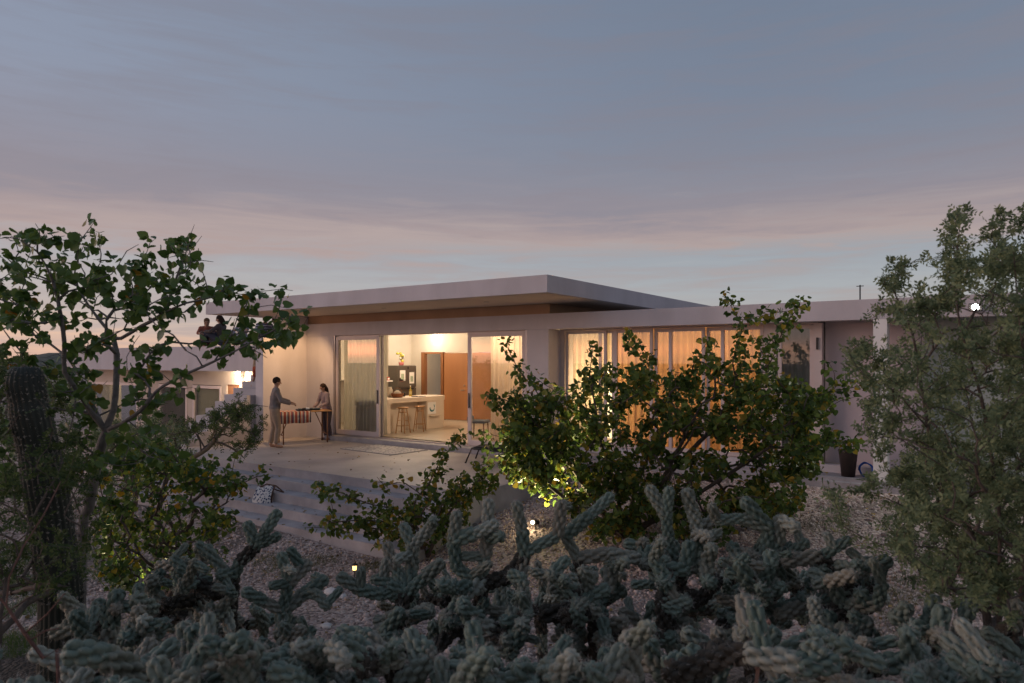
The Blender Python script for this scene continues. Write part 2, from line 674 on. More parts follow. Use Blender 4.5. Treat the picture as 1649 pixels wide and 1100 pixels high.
t.links.new(nd2.outputs[0], lit.inputs[0])
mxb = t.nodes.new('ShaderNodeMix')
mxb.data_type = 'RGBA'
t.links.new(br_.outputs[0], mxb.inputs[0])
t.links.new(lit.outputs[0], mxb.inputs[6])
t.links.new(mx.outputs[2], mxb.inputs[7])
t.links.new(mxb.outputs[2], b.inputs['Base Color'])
b.inputs['Roughness'].default_value = .95
bp = t.nodes.new('ShaderNodeBump')
bp.inputs['Strength'].default_value = .9
bp.inputs['Distance'].default_value = .03
inv = t.nodes.new('ShaderNodeMath')
inv.operation = 'SUBTRACT'
inv.inputs[0].default_value = 1
t.links.new(vo.outputs['Distance'], inv.inputs[1])
t.links.new(inv.outputs[0], bp.inputs['Height'])
t.links.new(bp.outputs[0], b.inputs['Normal'])


# ---------------------------------------------------------------- terrain
def sst(a, b, x):
    t = np.clip((x - a) / (b - a), 0, 1)
    return t * t * (3 - 2 * t)


def ground_z(x, y):
    x = np.asarray(x, float)
    y = np.asarray(y, float)
    z = -.93 + .50 * sst(-5.6, -3.4, y) * sst(.3, 1.5, x) + .26 * sst(-3.6, -.6, y) * sst(.4, 2.2, x)
    z = z - .25 * sst(-6, -10, x)
    dc = np.hypot(x - CAM[0], y - CAM[1])
    z = z + .75 * sst(6.0, 1.0, dc)
    z = z - .9 * sst(30, 90, np.hypot(x, y))
    z = z + .05 * np.sin(x * .9 + 1) * np.cos(y * .7) * sst(1.2, 3, -y)
    return z


def axis_pts():
    a = [-900, -600, -400, -260, -170, -110, -75, -55, -42, -34]
    a += list(np.arange(-30, 22.01, .4))
    a += [26, 34, 50, 80, 130, 220, 400, 700]
    return np.array(a)


ax = axis_pts()
X, Y = np.meshgrid(ax, ax)
Z = ground_z(X, Y)
V = np.stack([X, Y, Z], -1).reshape(-1, 3)
n = len(ax)
i, j = np.meshgrid(np.arange(n - 1), np.arange(n - 1))
a0 = (j * n + i).ravel()
# leave nothing of the ground inside the house: it stays below the floors
F = np.stack([a0, a0 + 1, a0 + 1 + n, a0 + n], -1)
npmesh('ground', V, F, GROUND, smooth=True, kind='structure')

# distant low hills and desert scrub on the left skyline
rng = np.random.default_rng(5)
HILLM = surf('dry_hill', (.09, .095, .075), .95, .35, .08, .6, 1.5)
hv, hf = [], []
for k in range(3):
    D = (210, 320, 480)[k]
    base = len(hv)
    m_ = 90
    for i_ in range(m_ + 1):
        az = math.radians(25 + 72 * i_ / m_)
        dx, dy = -math.sin(az) * 1.0, math.cos(az)
        # azimuth measured from +Y towards -X
        h = (5 + 5 * math.sin(i_ * .31 + k * 2) + 3 * math.sin(i_ * .83 + k) + 1.5 * math.sin(i_ * 2.1)) * (.28, .42, .7)[k]
        h *= (0.35 + .65 * sst(35, 75, math.degrees(az)))
        for s_ in range(4):
            q = s_ / 3
            rr = D + (0, 40, 90, 150)[s_]
            hz = (-6, h * .55, h, -8)[s_]
            hv.append((CAM[0] + dx * rr, CAM[1] + dy * rr, hz))
    for i_ in range(m_):
        for s_ in range(3):
            a_ = base + i_ * 4 + s_
            hf.append((a_, a_ + 1, a_ + 5, a_ + 4))
npmesh('hills', np.array(hv), np.array(hf), HILLM, smooth=True, kind='structure')

# ---------------------------------------------------------------- terrace and its steps (structure)
TZ = -.15
tb = MB()
tb.box(-9.6, 1.05, -4.03, 0.0, -1.5, TZ)
for k in range(1, 5):
    z = TZ - .16 * k
    tb.box(-7.6, 1.05 - .0 * k, -4.03 - .33 * k, -4.03 - .33 * (k - 1) - .0, -1.5, z)
tb.build('terrace', [STEPC], kind='structure')
MB().box(-9.595, 1.045, -4.026, -.31, TZ, TZ + .004).build('terrace_surface', CONC, kind='structure')
MB().box(1.045, 7.4, -.16, .50, -1.3, -.06).box(-.0, 1.045, -.0, .50, -1.3, -.06).box(.0, 7.4, -.05, .50, -.06, .0).build('path', STEPC, kind='structure')

# ---------------------------------------------------------------- main house
house = empty('house', (0, 0, 0), label='low modern flat roofed house with lit glass doors and broad overhanging roof', cat='house')
ZB, ZT, ZS, ZR = 2.628, 2.96, 3.187, 3.506
# main roof: slab with fascia
rf = MB().box(-9.5, 1.227, -2.03, 8.0, ZS, ZR).build('roof', STUCCO, house)
MB().box(-9.42, 1.147, -1.95, 7.9, ZS - .004, ZS - .001).build('soffit', SOFFIT, rf)
for x in (-6.9, -3.9, -.9):
    MB().lathe([(0, -.008), (.05, -.008), (.06, -.005), (.06, 0)], (x, -1.0, ZS - .004), 20).build('downlight', ALU, rf)
WASH = Vector((-6.45, -.95, ZS - .05))
# clerestory volume
MB().box(-8.15, 0.0, .0 + .05, .25, ZT, ZS - .005).box(-.2, 0.0, .25, 7.2, ZT, ZS - .005).box(-8.15, -7.95, .25, 7.2, ZT, ZS - .005).box(-8.15, 0.0, 7.2, 7.4, ZT, ZS - .005).build('clerestory_wall', surf('brown_stucco', (.44, .29, .19), .9, .08, 2, .2, 50, spec=.15), house)
# lower band / wing roof
MB().box(-7.9, 10.5, 0.0, .30, ZB, ZT).box(-.2, 10.5, .30, 6.5, ZB + .06, ZT - .003).build('lower_roof', STUCCO, house)
# front walls
MB().box(-7.9, -6.80, .0 + .003, .25, -.9, ZB - .002).build('wall', STUCCO, house)
MB().box(-.545, -.2, .003, .25, -.9, ZB - .002).box(-.2, -.0, .003, 7.2, -.9, ZB - .002).build('wall', STUCCO, house)
# fin wall beside the terrace, taller where it meets the house
MB().box(-8.22, -7.9, -1.4, .25, -1.2, 2.56).box(-8.22, -7.9, -.35, .25, 2.56, ZS - .005).build('fin_wall', STUCCO, house)
# step under the sliding doors
MB().box(-6.80, -.545, -.30, .05, -.9, -.03).build('door_step', STEPC, house)
# interior shell: floor, walls, ceiling
MB().box(-9.2, -.2, .05, 7.2, -.4, 0.0).build('floor', INFLOOR, house)
MB().box(-9.35, -9.15, .25, 7.2, -.9, 3.18).build('interior_wall', INWALL, house)
MB().box(-9.15, -7.93, .25, .30, -.0, 3.18).build('interior_wall', INWALL, house)
bw = MB()
bw.box(-9.15, -8.02, 5.0, 5.2, 0, 3.18)             # left of the inner doorway
bw.box(-8.02, -7.12, 5.0, 5.2, 2.22, 3.18)
bw.box(-7.12, -5.0, 5.0, 5.2, 2.22, 3.18)
bw.box(-5.0, -.2, 5.0, 5.2, 0, 3.18)
bw.box(-8.4, -6.9, 6.6, 6.8, 0, 3.18)
bw.box(-9.15, -8.6, 3.9, 5.0, 0, 3.18)              # pier behind the fridge
bw.build('interior_wall', INWALL, house)
MB().box(-9.3, -.2, .3, 7.2, 3.12, 3.18).build('ceiling', INWALL, house)
# interior doorway and timber doors
df = MB().box(-8.06, -7.92, 4.9, 5.05, 0, 2.24).box(-7.92, -7.2, 4.93, 5.05, 2.18, 2.24).box(-7.2, -7.10, 4.9, 5.05, 0, 2.24).build('door_frame', WOODD, house)
for (x0, x1) in ((-7.09, -6.10), (-6.09, -5.05)):
    d_ = MB().box(x0, x1, 4.94, 4.99, .02, 2.2, .004).build('wooden_door', WOOD, house)
    MB().tube([(x0 + (.86 if x0 < -7 else .12), 4.94, 1.0), (x0 + (.86 if x0 < -7 else .12), 4.88, 1.0), (x0 + (.74 if x0 < -7 else .24), 4.88, 1.0)], .012, 8).build('handle', ALU, d_)
    MB().ball((x0 + (.86 if x0 < -7 else .12), 4.93, 1.15), .025, 10, 6).build('lock', ALU, d_)


def sliding_panel(x0, x1, y, z0, z1, name='sliding_door', st=.085, frame=FRAME, glass=GLASS, handle=0, parent=None, dep=.05, lab=None):
    p = MB()
    p.box(x0, x0 + st, y, y + dep, z0, z1, .004)
    p.box(x1 - st, x1, y, y + dep, z0, z1, .004)
    p.box(x0 + st, x1 - st, y + .002, y + dep - .002, z1 - st, z1)
    p.box(x0 + st, x1 - st, y + .002, y + dep - .002, z0, z0 + st * 1.15)
    o = p.build(name, frame, parent or house)
    if lab:
        o['label'] = lab
    MB().box(x0 + st, x1 - st, y + .022, y + .028, z0 + st * 1.15, z1 - st).build('pane', glass, o)
    if handle:
        hx = x0 + st * .5 if handle < 0 else x1 - st * .5
        MB().box(hx - .015, hx + .015, y - .03, y - .012, .85, 1.2, .004).box(hx - .01, hx + .01, y - .012, y, .88, .9).box(hx - .01, hx + .01, y - .012, y, 1.15, 1.17).build('handle', DARKM, o)
    return o


# big front opening
sliding_panel(-6.74, -5.10, .03, .0, 2.60, st=.10, handle=1, lab='closed sliding glass door with a curtain behind it')
sliding_panel(-2.22, -.60, .03, .0, 2.60, st=.10, handle=-1, lab='sliding glass door pushed to the right of the opening')
MB().box(-6.80, -6.745, .01, .22, 0, 2.625).box(-.598, -.547, .01, .22, 0, 2.625).box(-6.745, -.598, .09, .20, 2.602, 2.626).box(-6.745, -.598, -.02, .20, -.028, .0).box(-5.09, -5.04, .09, .14, 0, 2.602).build('door_track', ALU, house)


def curtain(x0, x1, y, z0, z1, mat, name='curtain', amp=.035, waves=None, parent=None, seed=1):
    r_ = random.Random(seed)
    waves = waves or (x1 - x0) * 7
    n_ = int(waves * 10)
    m_ = 10
    vs = []
    ph = [r_.uniform(-.5, .5) for _ in range(n_ + 1)]
    for j_ in range(m_ + 1):
        z = z0 + (z1 - z0) * j_ / m_
        sp_ = 1 - .25 * (j_ / m_)
        for i_ in range(n_ + 1):
            u = i_ / n_
            th = u * waves * 2 * math.pi + .9 * math.sin(u * 9 + seed) + .35 * math.sin(j_ * .35 + u * 5)
            vs.append((x0 + (x1 - x0) * u, y + amp * math.sin(th) * sp_ + amp * .35 * math.sin(th * .37 + seed), z))
    fs = []
    for j_ in range(m_):
        for i_ in range(n_):
            a_ = j_ * (n_ + 1) + i_
            fs.append((a_, a_ + 1, a_ + n_ + 2, a_ + n_ + 1))
    mb = MB()
    mb.add(vs, fs, True)
    return mb.build(name, mat, parent or house)


curtain(-6.78, -5.15, .33, .02, 2.66, CURT, seed=2)
curtain(-1.75, -.35, .33, .02, 2.66, CURTW, seed=5)
MB().tube([(-7.9, .33, 2.70), (-.25, .33, 2.70)], .014, 8).build('curtain_rail', ALU, house)

# right wing glazing -----------------------------------------------------
GY = .52
MB().box(.0, 7.2, GY - .06, GY + .12, -.5, .13).build('plinth', STUCCO, house)
MB().box(.0, .10, GY - .02, GY + .1, .13, 2.68).box(.10, 5.30, GY - .02, GY + .1, 2.60, 2.68).box(4.36, 4.58, GY - .02, GY + .1, .13, 2.60).build('window_frame', FRAME, house)
wx = [.10, .83, 1.12, 1.16, 2.08, 2.16, 2.50, 3.16, 3.22, 3.54, 4.34]
for i_, (x0, x1, dy) in enumerate([(.12, 1.12, 0), (.90, 1.28, .055), (1.30, 2.16, 0), (2.17, 2.56, .055), (2.50, 3.24, 0), (3.25, 3.60, .055), (3.55, 4.35, 0)]):
    sliding_panel(x0, x1, GY + .0 + dy, .14, 2.595, st=.065, frame=FRAME, glass=GLASS, name='glazed_door', parent=house)
pd = sliding_panel(4.60, 5.22, GY, .14, 2.595, st=.07, frame=FRAME, glass=DGLASS, name='glazed_door', lab='darker glazed door reflecting trees at the end of the row')
MB().box(5.225, 5.36, GY - .04, GY + .1, .13, 2.62).build('window_frame', FRAME, house)
MB().box(5.27, 5.30, GY - .075, GY - .04, 2.15, 2.36).build('hinge', DARKM, house)
# wing walls
MB().box(5.36, 6.9, .78, .95, -.5, 2.69).build('wall', surf('mauve_stucco', (.50, .43, .45), .9, .06, 2.2, .2, 60, spec=.15, streak=True), house)
MB().box(6.23, 6.43, .002, .34, -.6, ZB - .002).build('column', WHITE, house)
MB().box(6.9, 10.4, .78, .95, -.6, 2.69).build('wall', GREENWALL, house)
MB().box(4.40, 4.52, GY + .12, 5.0, -.4, 2.69).build('interior_wall', INWALL, house)
MB().box(.0, 10.4, 5.0, 5.2, -.6, 2.69).build('interior_wall', INWALL, house)
MB().box(.0, 4.4, GY + .12, 5.0, .02, .13).build('floor', INFLOOR, house)
MB().box(4.52, 10.4, GY + .12, 5.0, .02, .13).build('floor', INFLOOR, house)
curtain(1.15, 4.36, GY + .28, .16, 2.62, clothmat('bedroom_curtain', (.68, .43, .21), .5), amp=.045, seed=7)
curtain(.14, 1.2, GY + .34, .16, 2.62, SHEER, amp=.04, seed=11)
curtain(4.6, 5.3, GY + .5, .16, 2.62, clothmat('grey_curtain', (.62, .60, .58), .3), amp=.03, seed=4)

# ---------------------------------------------------------------- annex with a roof deck, stairs
annex = empty('annex_building', (-16, 3, 0), label='lower flat roofed annex with people sitting on its roof, left of the terrace', cat='building')
AX = annex.location


def amb():
    return MB()


def abox(mb, x0, x1, y0, y1, z0, z1):
    return mb.box(x0 - AX.x, x1 - AX.x, y0 - AX.y, y1 - AX.y, z0 - AX.z, z1 - AX.z)


AY = 1.0
mb = abox(MB(), -22.95, -9.35, .2, 8, 2.15, 2.42)
abox(mb, -22.95, -9.35, .2, .4, 1.62, 2.15)
mb.build('roof', STUCCO, annex)
mb = MB()
for (x0, x1, z0, z1) in ((-22.85, -22.7, -1.4, 1.62), (-22.7, -18.9, 1.10, 1.62), (-18.9, -17.4, -1.4, 1.62), (-17.4, -13.5, 1.12, 1.62), (-15.55, -15.2, -1.4, 1.12),
                         (-13.5, -13.2, -1.4, 1.62), (-13.2, -12.5, 1.16, 1.62), (-12.5, -9.35, -1.4, 1.62)):
    abox(mb, x0, x1, AY, AY + .25, z0, z1)
mb.build('wall', surf('warm_stucco', (.52, .44, .38), .9, .06, 2, .2, 50, stain=.08), annex)
for (x0, x1, mat) in ((-22.7, -18.9, GLASS), (-17.4, -15.55, GLASS), (-15.2, -13.5, GLASS)):
    mb = MB()
    abox(mb, x0, x0 + .09, AY - .02, AY + .1, -1.2, 1.1)
    abox(mb, x1 - .09, x1, AY - .02, AY + .1, -1.2, 1.1)
    abox(mb, x0 + .09, x1 - .09, AY - .018, AY + .1, 1.0, 1.1)
    w_ = mb.build('window', FRAME, annex)
    mb = MB()
    abox(mb, x0 + .09, x1 - .09, AY + .03, AY + .036, -1.2, 1.0)
    mb.build('pane', GLASS, w_)
mb = MB()
abox(mb, -13.2, -12.5, AY + .05, AY + .1, -1.3, 1.15)
dd = mb.build('door', WOOD, annex)
mb = MB()
abox(mb, -13.16, -13.10, AY + .0, AY + .04, -.2, -.1)
mb.build('handle', ALU, dd)
mb = MB()
abox(mb, -22.85, -9.35, 4.0, 4.2, -1.4, 2.1)
abox(mb, -17.9, -17.75, 1.3, 4.0, -1.4, 2.1)
mb.build('interior_wall', INWALL, annex)
for (x0, x1, c, s_) in ((-22.5, -20.9, CURT, 3), (-15.1, -13.6, surf('roller_blind', (.30, .27, .16), .9, .1, 3), 0)):
    if s_:
        o = curtain(x0 - AX.x, x1 - AX.x, AY + .35 - AX.y, -1.2, 1.05, c, parent=annex, seed=9)
    else:
        mb = MB()
        abox(mb, x0, x1, AY + .12, AY + .13, -.9, 1.04)
        mb.build('roller_blind', c, annex)

stairs = empty('outdoor_staircase', (-8.8, -2, 0), label='concrete steps climbing from the terrace to the roof deck of the annex', cat='stairs')
mb = MB()
for k in range(14):
    z1 = .02 + .17 * k
    y0 = -3.26 + .272 * k
    mb.box(-9.28 + 8.8, -8.28 + 8.8, y0 + 2, 1.0 + 2 - (.2 if k < 13 else 0), z1 - .17, z1)
mb.build('flight', surf('stair_concrete', (.42, .40, .42), .8, .08, 2, .2, 60, stain=.15), stairs)

# ---------------------------------------------------------------- lights with their fixtures, plus an added fill spot
def point(name, loc, e, col, r=.06, parent=None):
    l_ = bpy.data.lights.new(name, 'POINT')
    l_.energy = e
    l_.color = col
    l_.shadow_soft_size = r
    o = bpy.data.objects.new(name, l_)
    COL.objects.link(o)
    o.location = loc
    if parent:
        o.parent = parent
        o.location = Vector(loc) - Vector(parent.location)
    return o


def spot(name, loc, tgt, e, col, ang=90, r=.03, parent=None, blend=.5):
    l_ = bpy.data.lights.new(name, 'SPOT')
    l_.energy = e
    l_.color = col
    l_.spot_size = math.radians(ang)
    l_.spot_blend = blend
    l_.shadow_soft_size = r
    o = bpy.data.objects.new(name, l_)
    COL.objects.link(o)
    o.rotation_euler = (Vector(tgt) - Vector(loc)).to_track_quat('-Z', 'Y').to_euler()
    o.location = loc
    if parent:
        o.parent = parent
        o.location = Vector(loc) - Vector(parent.location)
    return o


WARM = (1.0, .66, .34)
WARM2 = (1.0, .77, .53)
# ceiling lamp on the back wall above the inner doorway
wl = empty('wall_lamp', (-7.46, 4.9, 2.72), label='round white lamp glowing on the wall above the inner doorway', cat='lamp')
MB().tube([(0, .09, 0), (0, .03, 0)], .07, 24).build('base', WHITE, wl)
MB().ball((0, .0, 0), (.11, .07, .11), 18, 10).build('lamp_shade', emitmat('opal_white', (1, .93, .85), 9), wl)
point('wall_lamp_light', (-7.46, 4.3, 2.68), 34, (1, .86, .70), .08, wl)
# living room ceiling lamps; the curtained-end one is added to light the fin wall
for (x, y) in ((-6.6, 2.6), (-1.6, 1.1)):
    cl = empty('ceiling_lamp', (x, y, 3.12), label=('ceiling lamp over the kitchen counter' if x < -5 else 'added unseen ceiling lamp lighting the fin wall through the doors'), cat='lamp', group='ceiling lamps in the living room')
    MB().lathe([(0, 0), (.16, 0), (.17, -.03), (.16, -.05)], n=24).build('base', WHITE, cl)
    MB().lathe([(.155, -.05), (.12, -.09), (0, -.105)], n=24).build('lamp_shade', emitmat('opal_warm', (1, .75, .5), 6), cl)
    point('ceiling_light', (x, y, 2.92), 150 if x < -5 else 170, WARM2, .12, cl)
# added fin wall spot, no fixture; then bedroom floor lamp close to the glass
spot('fin_fill_spot', (-6.5, -.95, 3.15), (-8.0, -.80, 1.15), 190, (1, .60, .29), 96, .06, house, .6)
fl = empty('floor_lamp', (.62, 1.75, .13), label='bright paper column floor lamp behind the sheer curtain', cat='lamp')
MB().lathe([(0, 0), (.13, 0), (.13, .02), (.02, .03)], n=20).build('base', DARKM, fl)
MB().lathe([(.11, .05), (.12, .3), (.12, 1.5), (.10, 1.72), (.0, 1.73)], n=20).build('lamp_shade', emitmat('paper_glow', (1, .80, .48), 5), fl)
point('floor_lamp_light', (.62, 1.45, 1.5), 45, WARM, .12, fl)
bl = empty('ceiling_lamp', (2.9, 2.6, 2.69), label='ceiling lamp of the curtained bedroom in the right wing', cat='lamp')
MB().lathe([(0, 0), (.14, 0), (.14, -.04)], n=20).build('base', WHITE, bl)
MB().lathe([(.13, -.04), (.10, -.08), (0, -.09)], n=20).build('lamp_shade', emitmat('opal_warm_b', (1, .66, .36), 6), bl)
point('bedroom_light', (2.9, 2.4, 2.45), 90, WARM, .12, bl)
hl = empty('ceiling_lamp', (-7.6, 5.9, 3.12), label='ceiling lamp in the passage behind the open doorway', cat='lamp')
MB().lathe([(0, 0), (.10, 0), (.10, -.05), (0, -.06)], n=20).build('lamp_shade', emitmat('opal_hall', (1, .8, .55), 5), hl)
point('hall_light', (-7.6, 5.9, 2.9), 45, WARM2, .1, hl)
# up and down wall light of the annex
wa = empty('wall_sconce', (-12.28, AY - .08, 1.55), label='lit up and down wall light on the annex beside the stairs', cat='lamp')
MB().box(-.05, .05, -.05, .08, -.14, .14, .01).build('body', WHITE, wa)
MB().lathe([(0, .30), (.055, .30), (.06, -.30), (0, -.30)], (0, -.10, 0), 16).build('lens', emitmat('sconce_lens', (1, .85, .6), 14), wa)
point('sconce_glow', (-12.28, AY - .34, 1.62), 38, WARM2, .07, wa)
point('sconce_glow', (-12.28, AY - .34, 1.30), 38, WARM2, .07, wa)
point('annex_room_light', (-20.6, 2.6, 1.3), 90, WARM2, .1, annex)
# roof-end flood light on the fascia, behind the thorn tree
p = at(1571, 495, 10.53)
fd = empty('flood_light', tuple(p), label='blazing white flood light fixed to the fascia behind the right tree', cat='flood light')
MB().box(-.09, .09, -.04, .05, -.06, .06, .01).build('housing', DARKM, fd)
MB().ball((0, -.05, 0), (.048, .02, .040), 18, 10).build('lens', emitmat('flood_lens', (1, .97, .88), 120), fd)
MB().box(-.02, .02, .05, .12, -.02, .02).build('bracket', DARKM, fd)
spot('flood_beam', tuple(p + np.array([0, -.1, 0])), tuple(p + np.array([.1, -2.4, -1.6])), 190, (1, .97, .86), 150, .05, fd)

# ---------------------------------------------------------------- plants: growth
def unit(v):
    return v / (np.linalg.norm(v) + 1e-9)


class Skeleton:
    """grows limbs from a base through given limb lines and on to the tips"""

    def __init__(s, base, rng, seg=.12, bow=.12, jit=.06):
        s.p = [np.array(base, float)]
        s.par = [-1]
        s.len = [0.0]
        s.chains = []
        s.rng = rng
        s.seg = seg
        s.bow = bow
        s.jit = jit
        s.tip = []

    def chain(s, start, pts):
        ids = [start]
        for q in pts:
            s.p.append(np.array(q, float))
            s.par.append(ids[-1])
            s.len.append(s.len[ids[-1]] + np.linalg.norm(s.p[-1] - s.p[ids[-1]]))
            ids.append(len(s.p) - 1)
        s.chains.append(ids)
        s.tip.append(ids[-1])
        return ids

    def nearest(s, q):
        P = np.array(s.p)
        return int(np.argmin(np.linalg.norm(P - q, axis=1)))

    def line(s, pts, start=None):
        """a traced limb, smoothed through its points"""
        pts = [np.array(q, float) for q in pts]
        if start is None:
            start = s.nearest(pts[0])
        ctrl = [s.p[start]] + pts
        if np.linalg.norm(ctrl[0] - ctrl[1]) < s.seg * .5:
            ctrl.pop(1)
        out = []
        for i in range(len(ctrl) - 1):
            p0 = ctrl[max(i - 1, 0)]
            p1, p2 = ctrl[i], ctrl[i + 1]
            p3 = ctrl[min(i + 2, len(ctrl) - 1)]
            k = max(1, int(np.linalg.norm(p2 - p1) / s.seg))
            for j in range(1, k + 1):
                t = j / k
                out.append(.5 * ((2 * p1) + (-p0 + p2) * t + (2 * p0 - 5 * p1 + 4 * p2 - p3) * t * t + (-p0 + 3 * p1 - 3 * p2 + p3) * t ** 3))
        return s.chain(start, out)

    def grow(s, tips, w=.18, up=1.0):
        tips = [np.array(t, float) for t in tips]
        b = s.p[0]
        tips.sort(key=lambda t: np.linalg.norm(t - b))
        for t in tips:
            P = np.array(s.p)
            d = np.linalg.norm(P - t, axis=1)
            c = d + w * np.array(s.len)
            k = int(np.argmin(c))
            dist = d[k]
            if dist < s.seg * .4:
                continue
            a = s.p[k]
            # leave in a direction blended with the parent's
            dr = unit(t - a)
            if s.par[k] >= 0:
                pd = unit(a - s.p[s.par[k]])
            else:
                pd = np.array([0, 0, 1.])
            mid = (a + t) / 2 + pd * dist * .16 + np.array([0, 0, 1.]) * dist * s.bow * up + s.rng.normal(0, s.jit * dist, 3)
            n = max(2, int(dist / s.seg))
            out = []
            for j in range(1, n + 1):
                u = j / n
                q = (1 - u) ** 2 * a + 2 * u * (1 - u) * mid + u * u * t
                if j < n:
                    q = q + s.rng.normal(0, s.seg * .10, 3)
                out.append(q)
            s.chain(k, out)

    def radii(s, rtip, expo=.42, rmax=None):
        n = len(s.p)
        cnt = np.zeros(n)
        for t in s.tip:
            cnt[t] += 1
        for i in range(n - 1, 0, -1):
            cnt[s.par[i]] += cnt[i]
        s.cnt = cnt
        r = rtip * np.maximum(cnt, .6) ** expo
        if rmax:
            r = np.minimum(r, rmax)
        s.r = r
        return r

    def wood(s, name, mat, parent, off, n=7, minr=0, **k):
        mb = MB()
        for ids in s.chains:
            if len(ids) < 2:
                continue
            rr = [s.r[i] for i in ids]
            rr[0] = min(rr[0], s.r[ids[1]] * 1.15)
            rr[-1] *= .6
            mb.tube([s.p[i] - off for i in ids], rr, n=n if max(rr) > .006 else 4, caps=False)
        return mb.build(name, mat, parent, **k)


HV = np.array([(0, 0, 0), (.26, -.14, .10), (.50, .06, .17), (.50, .38, .15), (.27, .74, .07), (0, .42, 0), (0, 1.0, -.06),
               (-.26, -.14, .10), (-.50, .06, .17), (-.50, .38, .15), (-.27, .74, .07)])
HF = np.array([(0, 1, 2, 5), (2, 3, 4, 5), (4, 6, 6, 5), (0, 5, 8, 7), (8, 5, 10, 9), (10, 5, 6, 6)])
HF = np.array([(0, 1, 2), (0, 2, 5), (2, 3, 5), (3, 4, 5), (4, 6, 5), (0, 8, 7), (0, 5, 8), (8, 5, 9), (9, 5, 10), (10, 5, 6)])
EV = np.array([(0, 0, 0), (.20, .25, .03), (.22, .6, .03), (0, 1, -.04), (-.22, .6, .03), (-.20, .25, .03)])
EF = np.array([(0, 1, 2), (0, 2, 3), (0, 3, 4), (0, 4, 5)])


def leaf_frames(rng, n, outward, down=.5, spread=.8, upn=.6):
    y = outward * .6 + np.array([0, 0, -down]) + rng.normal(0, spread, (n, 3))
    y /= np.linalg.norm(y, axis=1, keepdims=True) + 1e-9
    z = rng.normal(0, .6, (n, 3)) + np.array([0, 0, upn]) + outward * .3
    z -= (z * y).sum(1, keepdims=True) * y
    z /= np.linalg.norm(z, axis=1, keepdims=True) + 1e-9
    x = np.cross(y, z)
    return np.stack([x, y, z], 1)


def crown(name, sk, rng, mat, parent, off, TV, TF, size, per, maxcnt, spread=.04, down=.5, sp=.8, upn=.6, clump=0.0, tipfrac=1.0, **k):
    """leaves on the thin outer wood"""
    idx = [i for i in range(1, len(sk.p)) if sk.cnt[i] <= maxcnt]
    P = []
    O = []
    S = []
    for i in idx:
        a = sk.p[sk.par[i]]
        b = sk.p[i]
        d = unit(b - a)
        m_ = rng.poisson(per)
        if clump and rng.random() < clump:
            m_ = 0
        for _ in range(m_):
            t = rng.random()
            o = rng.normal(0, 1, 3)
            o = unit(o - d * (o @ d) * .7)
            P.append(a + (b - a) * t + o * spread * rng.uniform(.3, 1.1))
            O.append(o)
            S.append(rng.uniform(size[0], size[1]))
    P = np.array(P)
    O = np.array(O)
    S = np.array(S)
    R = leaf_frames(rng, len(P), O, down, sp, upn) * S[:, None, None]
    V_, F_ = instances(TV, TF, R, P - off)
    return npmesh(name, V_, F_, mat, parent, **k)


def sprays(name, sk, rng, mat, parent, off, length, leaflet, per, maxcnt, pairs=5, gap=None, **k):
    """small feather leaves: paired leaflets along a short rachis"""
    idx = [i for i in range(1, len(sk.p)) if sk.cnt[i] <= maxcnt]
    PP, RR = [], []
    for i in idx:
        a = sk.p[sk.par[i]]
        b = sk.p[i]
        d = unit(b - a)
        for _ in range(rng.poisson(per)):
            t = rng.random()
            o = rng.normal(0, 1, 3)
            o = unit(o - d * (o @ d) * .6 + d * .35)
            base = a + (b - a) * t
            Ls = rng.uniform(*length)
            side = unit(np.cross(o, rng.normal(0, 1, 3)))
            nn = np.cross(side, o)
            if gap is not None:
                gv = unit(gap - CAM)
                rel = base - CAM
                if np.linalg.norm(rel - gv * (rel @ gv)) < .055 + .03 * rng.random():
                    continue
            for q in range(pairs):
                u = (q + .6) / pairs
                pos = base + o * Ls * u + np.array([0, 0, -1]) * Ls * .12 * u * u
                for sg in (-1, 1):
                    yv = unit(side * sg + o * .7 + rng.normal(0, .15, 3))
                    zv = unit(nn + rng.normal(0, .25, 3))
                    zv = unit(zv - yv * (zv @ yv))
                    xv = np.cross(yv, zv)
                    PP.append(pos)
                    RR.append(np.stack([xv, yv, zv]) * rng.uniform(*leaflet))
    V_, F_ = instances(EV, EF, np.array(RR), np.array(PP) - off)
    return npmesh(name, V_, F_, mat, parent, **k)


def inpoly(x, y, poly):
    c = False
    j = len(poly) - 1
    for i in range(len(poly)):
        if ((poly[i][1] > y) != (poly[j][1] > y)) and (x < (poly[j][0] - poly[i][0]) * (y - poly[i][1]) / (poly[j][1] - poly[i][1]) + poly[i][0]):
            c = not c
        j = i
    return c


def fill(rng, poly, n, d0, d1):
    xs = [p[0] for p in poly]
    ys = [p[1] for p in poly]
    out = []
    while len(out) < n:
        x = rng.uniform(min(xs), max(xs))
        y = rng.uniform(min(ys), max(ys))
        if inpoly(x, y, poly):
            out.append(at(x, y, rng.uniform(d0, d1)))
    return out


def on_ground(px, d):
    q = at(px, 581, d)
    return np.array([q[0], q[1], float(ground_z(q[0], q[1]))])


def plant_root(name, base, **k):
    return empty(name, tuple(base), **k)


